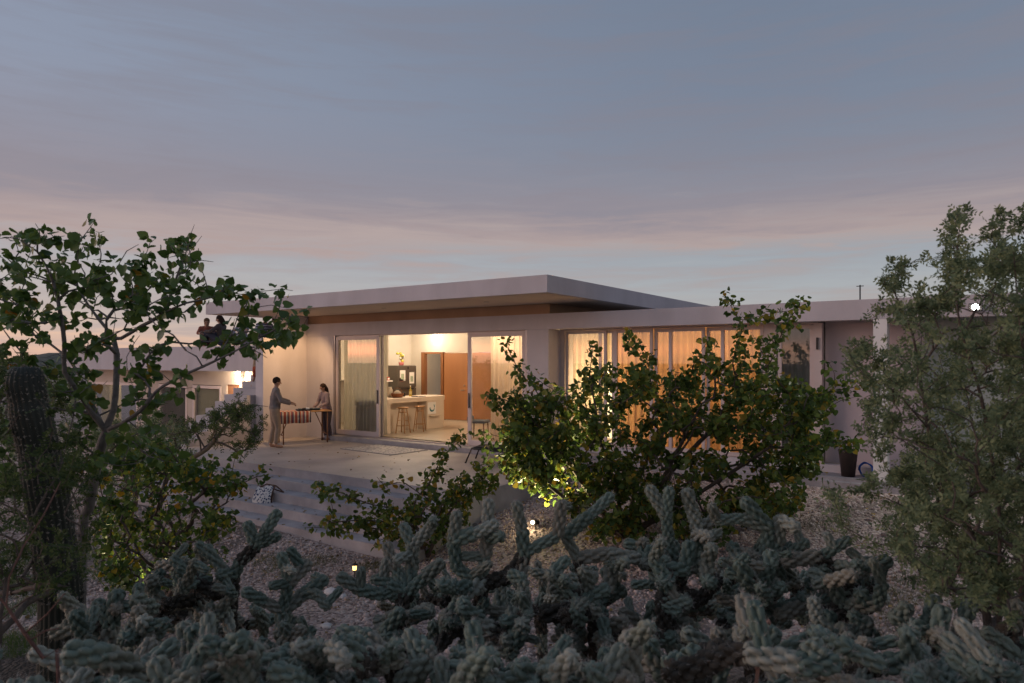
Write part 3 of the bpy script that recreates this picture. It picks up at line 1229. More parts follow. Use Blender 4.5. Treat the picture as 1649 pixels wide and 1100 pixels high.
# --- left tree with heart shaped leaves
rng = np.random.default_rng(11)
base = on_ground(128, 4.1)
root = plant_root('leafy_tree', base, label='grey branched small tree with heart shaped leaves standing against the sunset sky', cat='tree')
sk = Skeleton(base, rng, seg=.07, bow=.05, jit=.05)
sk.line([at(132, 880, 4.1), at(143, 820, 4.08), at(152, 770, 4.05), at(160, 730, 4.02), at(170, 693, 4.0)])
sk.line([at(150, 668, 3.95), at(125, 630, 3.85), at(104, 600, 3.8), at(104, 555, 3.75), at(98, 510, 3.7), at(86, 455, 3.7), at(60, 405, 3.7), at(30, 385, 3.65)])
sk.line([at(183, 660, 4.0), at(187, 615, 4.05), at(188, 570, 4.1), at(183, 545, 4.15), at(160, 515, 4.2), at(135, 480, 4.2), at(120, 440, 4.2), at(135, 395, 4.2)], start=sk.nearest(at(170, 693, 4.0)))
sk.line([at(195, 683, 3.95), at(228, 660, 3.85), at(252, 630, 3.8), at(290, 607, 3.7), at(345, 582, 3.65), at(395, 557, 3.6), at(440, 532, 3.55), at(480, 512, 3.5)], start=sk.nearest(at(170, 693, 4.0)))
sk.line([at(225, 660, 3.85), at(210, 610, 3.95), at(204, 575, 4.0), at(225, 540, 4.1)])
sk.line([at(158, 670, 4.1), at(135, 620, 4.3), at(112, 580, 4.4), at(70, 545, 4.5), at(20, 500, 4.6), at(0, 470, 4.6)], start=sk.nearest(at(165, 690, 4.0)))
sk.line([at(195, 545, 4.15), at(228, 525, 4.1), at(262, 505, 4.05), at(278, 465, 4.0), at(292, 425, 4.0), at(308, 385, 3.95)])
sk.line([at(262, 508, 4.05), at(300, 488, 3.9), at(345, 478, 3.85), at(368, 460, 3.8)])
sk.line([at(355, 578, 3.65), at(372, 540, 3.7), at(385, 505, 3.7), at(405, 480, 3.7)])
sk.line([at(176, 700, 4.0), at(215, 712, 3.8), at(240, 735, 3.7), at(280, 745, 3.6)])
T = [(10, 385), (22, 380), (42, 395), (57, 360), (75, 375), (110, 385), (135, 380), (150, 360), (155, 375), (120, 420), (150, 440), (165, 430),
     (205, 425), (195, 445), (228, 440), (250, 385), (235, 410), (270, 390), (300, 385), (313, 362), (325, 380), (320, 420), (300, 440), (255, 440), (270, 470),
     (5, 410), (15, 430), (30, 450), (0, 470), (20, 500), (60, 500), (85, 460), (75, 520), (55, 540), (40, 580), (90, 630), (30, 620), (140, 570), (160, 600),
     (215, 600), (235, 590), (340, 480), (365, 455), (350, 470), (408, 470), (395, 482), (455, 482), (465, 510), (498, 512), (480, 530), (455, 540), (430, 560),
     (300, 565), (290, 640), (270, 650), (60, 430), (100, 450), (90, 420), (230, 470), (215, 500), (180, 480), (150, 500),
     (240, 500), (290, 470), (275, 430), (120, 540), (70, 600), (20, 560), (-20, 520), (-30, 450), (-40, 600), (10, 650), (60, 670), (110, 700), (80, 720), (20, 700),
     (260, 680), (230, 740), (240, 560), (160, 550), (200, 530), (130, 610), (30, 480), (5, 530), (170, 460), (150, 730), (120, 760), (190, 750), (215, 700), (100, 660), (75, 640), (140, 680), (60, 740), (30, 780), (90, 800), (200, 650), (160, 640), (240, 690), (255, 720), (125, 700), (50, 610)]
sk.grow([at(x, y, rng.uniform(3.55, 4.5)) for x, y in T] + [at(x + rng.uniform(-22, 22), y + rng.uniform(-18, 22), rng.uniform(3.5, 4.6)) for x, y in T if y > 400 and not (x > 300 and y > 560)] + [at(x + rng.uniform(-26, 26), y + rng.uniform(-6, 36), rng.uniform(3.5, 4.6)) for x, y in T if x < 340 and y < 660])
sk.radii(.0022, .46, .027)
sk.wood('trunk', BARK, root, base, n=9)
crown('crown', sk, rng, HEART, root, base, HV, HF, (.028, .060), 5.4, 12, .045, down=.45, clump=.28)

# --- big leafy bush in front of the right wing
rng = np.random.default_rng(21)
base = on_ground(1005, 9.6)
root = plant_root('leafy_bush', base, label='large dense heart leaved bush in front of the lit bedroom windows', cat='bush')
T = [(815, 552), (826, 590), (848, 600), (868, 640), (790, 638), (800, 660), (893, 628), (936, 588), (945, 615), (957, 558), (1008, 532), (1018, 562), (1030, 552), (1045, 590),
     (1056, 570), (1085, 590), (1120, 580), (1145, 545), (1150, 578), (1163, 477), (1180, 480), (1197, 515), (1213, 540), (1190, 560), (1290, 480), (1275, 500), (1262, 520), (1255, 548),
     (1283, 528), (1335, 583), (1362, 600), (1395, 618), (1375, 640), (1345, 625), (1300, 640), (1380, 722), (1345, 703), (1310, 742), (1318, 765),
     (1240, 620), (1220, 600), (790, 700), (812, 745), (832, 775), (872, 792), (888, 780), (850, 740), (880, 700), (915, 800), (1205, 570), (1230, 575), (1000, 590), (975, 600)]
poly = [(795, 690), (815, 640), (850, 620), (900, 650), (940, 610), (1000, 590), (1060, 605), (1110, 600), (1180, 590), (1240, 600), (1290, 620), (1330, 640), (1345, 690), (1320, 740),
        (1300, 790), (1260, 850), (1200, 880), (1050, 890), (960, 870), (920, 820), (880, 795), (830, 785), (800, 740)]
polyl = [(800, 690), (820, 640), (860, 620), (900, 650), (910, 740), (890, 785), (840, 780), (805, 740)]
sk = Skeleton(base, rng, seg=.13, bow=.06, jit=.07)
for x, y, d in ((900, 720, 8.9), (960, 690, 9.3), (1060, 690, 9.8), (1130, 650, 9.3), (1200, 640, 9.6), (1240, 720, 9.0), (1080, 760, 8.7), (870, 770, 8.7)):
    q = at(x, y, d)
    m1 = base * .55 + q * .45 + np.array([0, 0, -.05])
    sk.line([m1 + rng.normal(0, .05, 3), q], start=0)
sk.line([at(1180, 585, 9.4), at(1195, 530, 9.3), at(1175, 490, 9.3)])
sk.line([at(1235, 590, 9.3), at(1262, 530, 9.2), at(1288, 490, 9.2)])
sk.line([at(870, 640, 8.8), at(838, 600, 8.7), at(817, 560, 8.7)])
sk.line([at(1290, 650, 9.2), at(1340, 632, 9.1), at(1392, 620, 9.0)])
sk.line([at(1290, 720, 9.0), at(1340, 712, 8.9), at(1383, 718, 8.9)])
sk.line([at(1060, 640, 9.4), at(1040, 590, 9.3), at(1012, 545, 9.3)])
sk.line([at(960, 660, 9.2), at(950, 610, 9.2), at(955, 560, 9.1)])
sk.line([at(1150, 640, 9.4), at(1150, 590, 9.3), at(1143, 545, 9.3)])
sk.line([at(870, 690, 8.9), at(830, 650, 8.8), at(792, 640, 8.7)])
sk.line([at(1240, 760, 8.9), at(1290, 750, 8.8), at(1320, 765, 8.8)])
sk.grow([at(x, y, rng.uniform(8.5, 9.9)) for x, y in T] + fill(rng, poly, 780, 8.2, 10.6) + fill(rng, polyl, 60, 8.3, 9.3))
sk.radii(.0042, .45, .05)
sk.wood('trunk', BARKD, root, base, n=6)
crown('crown', sk, rng, HEART2, root, base, HV, HF, (.045, .082), 10.5, 8, .10, down=.45)

# --- low spreading bush beside the terrace steps
rng = np.random.default_rng(31)
base = on_ground(688, 10.2)
root = plant_root('leafy_bush', base, label='low spreading bush with reaching branches in front of the terrace steps', cat='bush')
T = [(505, 777), (515, 800), (490, 850), (530, 842), (560, 792), (607, 768), (612, 790), (640, 777), (690, 760), (711, 735), (700, 752), (745, 705), (755, 697), (775, 692), (762, 745),
     (732, 790), (700, 800), (560, 868), (600, 880), (540, 858), (580, 830), (620, 830), (650, 840), (575, 800), (535, 815), (680, 780), (720, 765), (750, 770), (790, 740), (800, 770)]
poly = [(560, 850), (610, 810), (680, 790), (760, 760), (800, 770), (790, 810), (740, 850), (690, 880), (620, 885)]
sk = Skeleton(base, rng, seg=.12, bow=.10, jit=.06)
sk.line([at(650, 850, 10.0), at(590, 838, 9.8), at(530, 842, 9.7)], start=0)
sk.line([at(650, 830, 10.0), at(590, 810, 9.9), at(540, 790, 9.8), at(508, 777, 9.8)], start=0)
sk.line([at(720, 830, 10.0), at(770, 775, 9.9), at(790, 745, 9.8)], start=0)
sk.line([at(665, 820, 10.0), at(690, 780, 10.0), at(711, 738, 9.9)], start=0)
sk.grow([at(x, y, rng.uniform(9.5, 10.4)) for x, y in T] + fill(rng, poly, 110, 9.5, 10.6))
sk.radii(.0045, .45, .035)
sk.wood('trunk', BARKD, root, base, n=6)
crown('crown', sk, rng, HEART2, root, base, HV, HF, (.045, .08), 8.0, 5, .09, down=.45)

# --- yellowing bush left of the steps
rng = np.random.default_rng(41)
base = on_ground(285, 7.4)
root = plant_root('leafy_bush', base, label='bush with yellowing leaves between the left tree and the terrace steps', cat='bush')
T = [(425, 752), (427, 765), (385, 792), (383, 730), (345, 742), (300, 752), (262, 760), (210, 790), (190, 840), (230, 860), (270, 880), (330, 860), (375, 852), (380, 830),
     (250, 830), (300, 800), (225, 740), (245, 705), (205, 722), (180, 700), (160, 760), (170, 900)]
poly = [(180, 720), (250, 700), (300, 740), (370, 745), (385, 780), (370, 850), (350, 920), (260, 965), (170, 960), (140, 850)]
sk = Skeleton(base, rng, seg=.10, bow=.06, jit=.07)
sk.grow([at(x, y, rng.uniform(6.7, 7.7)) for x, y in T] + fill(rng, poly, 430, 6.3, 8.0))
sk.radii(.0038, .45, .03)
sk.wood('trunk', BARKD, root, base, n=6)
crown('crown', sk, rng, HEART3, root, base, HV, HF, (.035, .062), 5.5, 5, .07, down=.45)

# --- feathery shrub reaching over the terrace in front of the staircase
rng = np.random.default_rng(51)
base = on_ground(250, 8.8)
root = plant_root('thorn_shrub', base, label='fine leaved shrub arching in front of the staircase at the terrace end', cat='shrub')
T = [(432, 655), (426, 676), (402, 652), (378, 650), (385, 632), (332, 668), (302, 668), (352, 690), (412, 700), (424, 690), (392, 722), (272, 672), (280, 700), (310, 690), (395, 740), (370, 712),
     (250, 690), (230, 665), (345, 660), (365, 675), (405, 675), (385, 690), (340, 705)]
sk = Skeleton(base, rng, seg=.10, bow=.10, jit=.06)
sk.line([at(262, 790, 8.8), at(300, 745, 8.7), at(335, 722, 8.6), at(360, 690, 8.6), at(395, 665, 8.5)], start=0)
poly = [(290, 670), (340, 665), (390, 645), (430, 665), (420, 695), (400, 730), (360, 720), (300, 700)]
sk.grow([at(x, y, rng.uniform(8.2, 9.1)) for x, y in T] + fill(rng, poly, 60, 8.1, 9.2))
sk.radii(.0042, .45, .035)
sk.wood('trunk', BARKR, root, base, n=6)
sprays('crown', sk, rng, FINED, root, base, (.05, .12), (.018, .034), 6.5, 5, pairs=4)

# --- big fine leaved tree on the right, close to the camera
rng = np.random.default_rng(61)
base = on_ground(1600, 2.9)
root = plant_root('thorn_tree', base, label='fine leaved thorny tree covering the right end of the wing', cat='tree')
T = [(1428, 424), (1453, 426), (1422, 459), (1500, 417), (1548, 343), (1556, 348), (1530, 363), (1521, 384), (1596, 363), (1584, 381), (1644, 354), (1630, 366), (1566, 408), (1608, 402),
     (1560, 396), (1470, 459), (1428, 510), (1398, 516), (1368, 567), (1389, 552), (1404, 645), (1370, 572), (1385, 600), (1405, 620), (1410, 662), (1398, 690), (1420, 720),
     (1385, 782), (1340, 786), (1345, 800), (1400, 770), (1420, 840), (1400, 870), (1450, 900), (1480, 930), (1550, 960), (1620, 950), (1649, 900), (1440, 440), (1445, 480), (1600, 430), (1640, 420),
     (1510, 440), (1490, 480), (1620, 340), (1660, 330), (1680, 400), (1532, 400), (1540, 430)]
poly = [(1410, 560), (1445, 500), (1500, 470), (1550, 430), (1600, 400), (1700, 380), (1760, 600), (1740, 1010), (1600, 985), (1500, 945), (1440, 880), (1430, 780), (1430, 700), (1410, 640)]
sk = Skeleton(base, rng, seg=.06, bow=.04, jit=.08)
sk.line([at(1590, 1000, 2.9), at(1560, 850, 2.95), at(1510, 780, 3.0), at(1495, 690, 3.0), at(1480, 600, 3.0), at(1470, 540, 2.95), at(1435, 460, 2.9)], start=0)
sk.line([at(1610, 900, 2.8), at(1600, 760, 2.75), at(1580, 640, 2.7), at(1545, 520, 2.65), at(1540, 430, 2.65), at(1545, 370, 2.6)], start=0)
sk.line([at(1650, 900, 2.7), at(1660, 700, 2.5), at(1640, 500, 2.45), at(1632, 400, 2.4)], start=0)
sk.line([at(1500, 700, 3.0), at(1460, 650, 2.95), at(1420, 590, 2.9), at(1380, 560, 2.85)])
sk.line([at(1590, 900, 2.9), at(1500, 840, 2.9), at(1420, 800, 2.9), at(1350, 790, 2.9)])
sk.grow([at(x, y, rng.uniform(2.45, 3.1)) for x, y in T] + fill(rng, poly, 800, 2.2, 3.9) + fill(rng, [(1450, 700), (1600, 680), (1750, 700), (1750, 1000), (1560, 980), (1450, 900)], 420, 2.5, 3.9) + [at(x + rng.uniform(-14, 14), y + rng.uniform(-10, 40), rng.uniform(2.45, 3.1)) for x, y in T])
sk.radii(.0011, .46, .018)
sk.wood('trunk', BARKR, root, base, n=6)
sprays('crown', sk, rng, FINE, root, base, (.022, .055), (.011, .023), 7.6, 6, pairs=3, gap=at(1571, 495, 10.5))

# --- dark feathery shrub filling the left edge
rng = np.random.default_rng(71)
base = on_ground(-40, 2.6)
root = plant_root('thorn_shrub', base, label='dark feathery shrub behind and around the columnar cactus at the left edge', cat='shrub')
poly = [(-120, 560), (0, 560), (60, 600), (130, 650), (160, 760), (150, 860), (100, 940), (30, 960), (-120, 960)]
sk = Skeleton(base, rng, seg=.07, bow=.08, jit=.08)
sk.line([at(0, 1000, 2.7), at(30, 900, 2.8), at(60, 820, 2.9), at(95, 760, 3.0), at(110, 700, 3.1)], start=0)
sk.line([at(-30, 900, 2.7), at(-20, 760, 2.9), at(0, 640, 3.4)], start=0)
sk.grow(fill(rng, poly, 330, 2.7, 5.0) + fill(rng, [(-40, 800), (30, 780), (60, 850), (140, 880), (140, 960), (20, 960), (-60, 900)], 40, 2.5, 3.2))
sk.radii(.0013, .46, .014)
sk.wood('trunk', BARKR, root, base, n=6)
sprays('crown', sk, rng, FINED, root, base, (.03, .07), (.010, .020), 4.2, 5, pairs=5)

# --- green shrub beyond, left of the annex (mid distance)
for (px, d, poly, nn, lab, seed) in (
        (70, 13.0, [(-40, 600), (40, 570), (150, 600), (160, 700), (100, 790), (-40, 800)], 130, 'rounded green shrub standing left of the annex wall', 81),
        (200, 12.0, [(150, 690), (200, 655), (270, 660), (320, 690), (300, 760), (200, 800), (140, 780)], 90, 'green shrub growing in front of the annex windows', 82)):
    rng = np.random.default_rng(seed)
    base = on_ground(px, d)
    root = plant_root('green_shrub', base, label=lab, cat='shrub')
    sk = Skeleton(base, rng, seg=.2, bow=.06, jit=.07)
    sk.grow(fill(rng, poly, nn, d - 1, d + 1.2))
    sk.radii(.007, .42, .05)
    sk.wood('trunk', BARKD, root, base, n=5)
    sprays('crown', sk, rng, FINE, root, base, (.10, .2), (.035, .06), 7, 5, pairs=4)

# ---------------------------------------------------------------- columnar cactus
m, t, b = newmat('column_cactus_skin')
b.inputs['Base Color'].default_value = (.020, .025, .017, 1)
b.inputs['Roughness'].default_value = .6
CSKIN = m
SPINE = surf('pale_spines', (.36, .32, .27), .8, .1, 5)
SPINEC = surf('straw_spines', (.42, .38, .34), .8, .1, 5)
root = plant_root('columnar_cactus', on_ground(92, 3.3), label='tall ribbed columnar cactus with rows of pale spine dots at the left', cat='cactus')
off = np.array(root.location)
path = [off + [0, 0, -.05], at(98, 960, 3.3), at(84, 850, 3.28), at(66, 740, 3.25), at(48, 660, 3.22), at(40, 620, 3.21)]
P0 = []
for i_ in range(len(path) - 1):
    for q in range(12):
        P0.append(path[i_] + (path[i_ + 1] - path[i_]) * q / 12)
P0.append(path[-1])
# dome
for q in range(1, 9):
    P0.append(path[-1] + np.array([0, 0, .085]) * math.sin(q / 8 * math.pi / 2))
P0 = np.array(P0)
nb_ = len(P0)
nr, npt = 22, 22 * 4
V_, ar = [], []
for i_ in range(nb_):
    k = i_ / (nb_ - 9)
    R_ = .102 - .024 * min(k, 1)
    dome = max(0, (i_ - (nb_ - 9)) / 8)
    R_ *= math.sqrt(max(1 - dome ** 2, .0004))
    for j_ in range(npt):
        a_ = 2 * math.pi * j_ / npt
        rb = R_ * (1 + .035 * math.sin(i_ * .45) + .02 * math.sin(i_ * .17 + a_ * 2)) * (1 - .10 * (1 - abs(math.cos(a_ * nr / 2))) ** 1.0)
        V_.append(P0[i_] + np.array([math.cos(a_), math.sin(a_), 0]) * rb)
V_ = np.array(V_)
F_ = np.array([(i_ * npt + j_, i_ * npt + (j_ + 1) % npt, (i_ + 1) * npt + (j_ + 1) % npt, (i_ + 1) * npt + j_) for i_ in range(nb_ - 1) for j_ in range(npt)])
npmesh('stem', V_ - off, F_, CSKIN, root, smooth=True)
rng = np.random.default_rng(3)
SV, SR = [], []
cumz = np.concatenate([[0], np.cumsum(np.linalg.norm(np.diff(P0, axis=0), axis=1))])
zs = np.arange(.1, cumz[-1], .026)
PP, RR = [], []
for r_ in range(nr):
    a_ = 2 * math.pi * r_ / nr
    for z in zs + (r_ % 2) * .013:
        i_ = min(int(np.searchsorted(cumz, z)), nb_ - 1)
        c_ = P0[i_]
        k = i_ / (nb_ - 9)
        dome = max(0, (i_ - (nb_ - 9)) / 8)
        R_ = (.102 - .024 * min(k, 1)) * math.sqrt(max(1 - dome ** 2, .0004))
        o = np.array([math.cos(a_), math.sin(a_), .6 * dome])
        pos = c_ + np.array([math.cos(a_), math.sin(a_), 0]) * R_
        pos = pos + rng.normal(0, .0025, 3)
        for _ in range(7):
            y = unit(o + rng.normal(0, .8, 3))
            x = unit(np.cross(y, rng.normal(0, 1, 3)))
            RR.append(np.stack([x * .0028, y * rng.uniform(.006, .012), np.cross(x, y)]))
            PP.append(pos)
TV = np.array([(-1, 0, 0), (1, 0, 0), (0, 1, 0)])
TF = np.array([(0, 1, 2)])
V_, F_ = instances(TV, TF, np.array(RR), np.array(PP) - off)
npmesh('spines', V_, F_, SPINE, root)

# ---------------------------------------------------------------- cholla
m, t, b = newmat('cholla_skin')
CHOL = m
g = t.nodes.new('ShaderNodeNewGeometry')
r = t.nodes.new('ShaderNodeValToRGB')
e = r.color_ramp.elements
e[0].color = (.10, .145, .115, 1)
e[1].color = (.32, .34, .28, 1)
q = e.new(.5)
q.color = (.17, .22, .175, 1)
q = e.new(.92)
q.color = (.24, .22, .17, 1)
t.links.new(g.outputs['Random Per Island'], r.inputs[0])
co = t.nodes.new('ShaderNodeTexCoord')
no = t.nodes.new('ShaderNodeTexNoise')
no.inputs['Scale'].default_value = 45
no.inputs['Detail'].default_value = 4
t.links.new(co.outputs['Object'], no.inputs['Vector'])
mx = t.nodes.new('ShaderNodeMix')
mx.data_type = 'RGBA'
mx.blend_type = 'MULTIPLY'
mx.inputs[0].default_value = .5
r2 = t.nodes.new('ShaderNodeValToRGB')
r2.color_ramp.elements[0].position = .3
r2.color_ramp.elements[1].position = .7
r2.color_ramp.elements[0].color = (.45, .42, .40, 1)
t.links.new(no.outputs[0], r2.inputs[0])
t.links.new(r.outputs[0], mx.inputs[6])
t.links.new(r2.outputs[0], mx.inputs[7])
t.links.new(mx.outputs[2], b.inputs['Base Color'])
b.inputs['Roughness'].default_value = .65


CHOLD = surf('cholla_old_shade_skin', (.055, .048, .038), .85, .35, 40, .5, 60)  # old joints' own dark skin, darkened also as shade low in the plant


def joint_template(seed, aspect, around=5):
    """a joint along +z, length 1, knobbly with long tubercles; radius relative to length = 1/aspect"""
    r_ = np.random.default_rng(seed)
    U, Vn = 36, 52
    R0 = 1.0 / aspect
    tw = r_.uniform(0, 6.28)
    # tubercles on crossing spirals
    tub = []
    pitch = 2 * math.pi * R0 / around * 1.38
    k = 0
    rows = int(1.0 / (pitch * .5)) + 2
    for row in range(-1, rows + 1):
        for a in range(around):
            ang = tw + 2 * math.pi * (a + .5 * (row % 2)) / around + row * .13
            tub.append((ang, row * pitch * .5 + r_.normal(0, .004)))
    tub = np.array(tub)
    vs = np.zeros((Vn, U, 3))
    for j in range(Vn):
        s_ = j / (Vn - 1)
        z = s_
        # ends rounded
        e_ = min(s_ / .12, 1.0), min((1 - s_) / .16, 1.0)
        pr = math.sqrt(max(1 - (1 - e_[0]) ** 2, 0)) * math.sqrt(max(1 - (1 - e_[1]) ** 2, 0))
        for i in range(U):
            th = 2 * math.pi * i / U
            dth = (tub[:, 0] - th + math.pi) % (2 * math.pi) - math.pi
            dx = dth * R0 / (2 * math.pi * R0 / around * .375)
            dz = (tub[:, 1] - z) / (pitch * .385)
            q = np.maximum(1 - dx ** 2 - dz ** 2, 0)
            h = float(np.max(np.sqrt(q)))
            rad = R0 * pr * (.38 + .78 * h ** .85)
            vs[j, i] = (rad * math.cos(th), rad * math.sin(th), z)
    fs = []
    for j in range(Vn - 1):
        for i in range(U):
            fs.append((j * U + i, j * U + (i + 1) % U, (j + 1) * U + (i + 1) % U, (j + 1) * U + i))
    sp = []
    for ang, z in tub:
        if .0 < z + pitch * .22 < 1.0:
            s_ = z + pitch * .2
            e_ = min(s_ / .12, 1.0), min(max(1 - s_, 0) / .16, 1.0)
            pr = math.sqrt(max(1 - (1 - e_[0]) ** 2, 0)) * math.sqrt(max(1 - (1 - e_[1]) ** 2, 0))
            sp.append((math.cos(ang) * R0 * pr * .98, math.sin(ang) * R0 * pr * .98, s_))
    # crown of tip spines
    for q in range(7):
        sp.append((r_.normal(0, .3 * R0), r_.normal(0, .3 * R0), .985))
    return vs.reshape(-1, 3), np.array(fs), np.array(sp)


JT = [joint_template(k, a_, n_) for k, (a_, n_) in enumerate([(5.2, 5), (4.6, 5), (4.2, 5), (3.4, 5), (5.8, 5), (2.6, 5)])]
GROUP_CH = None


def cholla(base, limbs, tips, rng, label, width=.032, jl=(.10, .16)):
    root = plant_root('cholla_cactus', base, label=label, cat='cactus')
    sk = Skeleton(base, rng, seg=.06, bow=.10, jit=.10)
    top = None
    for l_ in limbs:
        sk.line(l_)
    if tips:
        sk.grow(tips, w=.25)
    sk.radii(1, .5)
    off = np.array(base)
    buckets = [[] for _ in JT]
    oldb = [[] for _ in JT]
    for ids in sk.chains:
        pts = np.array([sk.p[i] for i in ids])
        seg = np.linalg.norm(np.diff(pts, axis=0), axis=1)
        cum = np.concatenate([[0], np.cumsum(seg)])
        Lc = cum[-1]
        if Lc < .03:
            continue
        n = max(1, int(round(Lc / rng.uniform(*jl))))
        for k in range(n):
            a = np.array([np.interp(Lc * k / n, cum, pts[:, c]) for c in range(3)])
            b_ = np.array([np.interp(Lc * (k + 1) / n, cum, pts[:, c]) for c in range(3)])
            d = b_ - a
            ln = np.linalg.norm(d)
            if ln < .02:
                continue
            fat = width * rng.uniform(.82, 1.1) * (1.0 if k == n - 1 else 1.06)
            ia = int(np.interp(Lc * k / n, cum, np.arange(len(ids))))
            fat *= min(1 + .05 * (sk.cnt[ids[min(ia + 1, len(ids) - 1)]] - 1), 1.35)
            a2 = a - d / ln * fat * .45
            b2 = b_ + d / ln * fat * .35
            buckets_idx = int(np.argmin([abs(1 / q_ - 0) for q_ in (1,)]))
            asp = np.linalg.norm(b2 - a2) / fat
            ks = sorted(range(len(JT)), key=lambda q_: abs((5.2, 4.6, 4.2, 3.4, 5.8, 2.6)[q_] - asp))[:2]
            old = sk.cnt[ids[min(ia + 1, len(ids) - 1)]] > 3 and rng.random() < .8
            (oldb if old else buckets)[ks[rng.integers(0, 2)]].append((a2, b2, fat))
            # little side buds
            if rng.random() < .38:
                o = rng.normal(0, 1, 3) + [0, 0, .8]
                o = unit(o - (d / ln) * (o @ d) / ln * .6)
                c0 = a + d * rng.uniform(.2, 1.0)
                bl_ = rng.uniform(.06, .13)
                buckets[5 if bl_ < .10 else 3].append((c0, c0 + o * (bl_ + fat * .4), fat * rng.uniform(.7, .95)))
    spP, spD = [], []
    SVs, SFs, MI, c0 = [], [], [], 0
    for mi, bset in enumerate((buckets, oldb)):
      for (TVv, TFf, TS), lst in zip(JT, bset):
          if not lst:
              continue
          asp = 1.0 / np.max(np.hypot(TVv[:, 0], TVv[:, 1]))
          RR, PP = [], []
          for a, b_, fat in lst:
              z = b_ - a
              zu = unit(z)
              x = unit(np.cross(zu, rng.normal(0, 1, 3)))
              y = np.cross(zu, x)
              RR.append(np.stack([x * fat * asp, y * fat * asp, z]))
              PP.append(a)
          RR = np.array(RR)
          PP = np.array(PP)
          V_, F_ = instances(TVv, TFf, RR, PP)
          SVs.append(V_)
          SFs.append(F_ + c0)
          MI.append(np.full(len(F_), mi, dtype=np.int32))
          c0 += len(V_)
          S_ = np.einsum('ki,nij->nkj', TS, RR) + PP[:, None, :]
          ctr = PP[:, None, :] + TS[None, :, 2:3] * RR[:, None, 2, :]
          D_ = S_ - ctr + RR[:, None, 2, :] * .10
          spP.append(S_.reshape(-1, 3))
          spD.append(D_.reshape(-1, 3))
    so_ = npmesh('stems', np.concatenate(SVs) - off, np.concatenate(SFs), CHOL, root, smooth=True)
    so_.data.materials.append(CHOLD)
    so_.data.polygons.foreach_set('material_index', np.concatenate(MI))
    P_s = np.concatenate(spP)
    D_s = np.concatenate(spD)
    D_s /= np.linalg.norm(D_s, axis=1, keepdims=True) + 1e-9
    P_s = np.repeat(P_s, 3, axis=0)
    D_s = np.repeat(D_s, 3, axis=0) + rng.normal(0, .55, (len(P_s), 3))
    D_s /= np.linalg.norm(D_s, axis=1, keepdims=True)
    X_ = np.cross(D_s, rng.normal(0, 1, D_s.shape))
    X_ /= np.linalg.norm(X_, axis=1, keepdims=True) + 1e-9
    Rm = np.stack([X_ * .0006, D_s * rng.uniform(.012, .026, (len(D_s), 1)), np.cross(X_, D_s)], 1)
    V_, F_ = instances(TV, TF, Rm, P_s - off)
    npmesh('spines', V_, F_, SPINEC, root)
    return root


def A(*pts):
    """arm: picture points with one depth, or (x, y, depth) each"""
    return [at(*p) for p in pts]


def ch_fill(rng, poly, n, d0, d1):
    return fill(rng, poly, n, d0, d1)


rng = np.random.default_rng(101)
d = 3.3
cholla(on_ground(455, d), [A((456, 1060, d), (455, 985, d)), A((456, 985, d), (425, 968, d - .05), (393, 952, d - .1)), A((456, 980, d), (466, 935, d), (482, 915, d + .05), (497, 906, d + .1)),
                           A((458, 985, d), (490, 955, d + .1), (525, 932, d + .15)), A((463, 940, d), (458, 905, d), (452, 892, d)), A((505, 945, d + .1), (515, 965, d + .05), (528, 978, d))],
       ch_fill(rng, [(400, 1010), (520, 1010), (540, 1100), (380, 1100)], 18, 3.0, 3.5), rng, 'upright cholla with five raised arms, in front of the terrace steps')
d = 3.7
cholla(on_ground(370, d), [A((372, 1040, d), (372, 960, d), (378, 915, d), (412, 880, d)), A((412, 880, d), (401, 862, d), (398, 842, d)), A((412, 880, d), (432, 848, d), (448, 824, d + .05)), A((412, 882, d), (435, 868, d), (450, 862, d)),
                           A((376, 925, d), (345, 905, d), (331, 880, d)), A((345, 905, d), (318, 875, d)), A((374, 960, d), (330, 948, d - .1), (300, 925, d - .1), (278, 898, d - .1))],
       ch_fill(rng, [(240, 900), (340, 880), (380, 960), (330, 1030), (230, 1000)], 33, 3.4, 4.0), rng, 'cholla with a hand shaped arm reaching over the lowest terrace step')
d = 3.0
cholla(on_ground(170, d), [A((172, 1090, d), (178, 1010, d)), A((178, 1010, d), (188, 975, d), (190, 953, d)), A((178, 1010, d), (155, 985, d), (156, 968, d)), A((178, 1010, d), (130, 990, d), (104, 968, d)), A((150, 1000, d), (110, 1015, d), (85, 1020, d))],
       ch_fill(rng, [(90, 980), (230, 950), (270, 1010), (240, 1080), (110, 1080)], 33, 2.6, 3.3), rng, 'short clustered cholla at the foot of the columnar cactus')
cholla(on_ground(230, 2.1), [], ch_fill(rng, [(-40, 1060), (120, 1040), (260, 1030), (420, 1020), (440, 1110), (400, 1190), (0, 1190)], 63, 1.7, 2.4), rng, 'low cholla thicket along the bottom edge, leftmost of the nearest ones')
d = 3.4
cholla(on_ground(640, d), [A((650, 1060, d), (640, 1000, d), (655, 955, d)), A((648, 960, d), (600, 958, d), (570, 945, d), (546, 928, d)), A((655, 955, d), (630, 940, d + .1), (605, 932, d + .1)),
                           A((650, 950, d), (636, 915, d + .1), (622, 876, d + .15)), A((655, 955, d), (665, 910, d + .1), (664, 880, d + .1), (649, 846, d + .15)), A((664, 885, d + .1), (682, 865, d + .1), (697, 845, d + .1)), A((660, 950, d), (690, 925, d), (712, 905, d))],
       ch_fill(rng, [(590, 1000), (700, 960), (720, 1040), (650, 1100), (580, 1080)], 33, 3.0, 3.6), rng, 'cholla reaching left over the little garden lantern')
d = 3.1
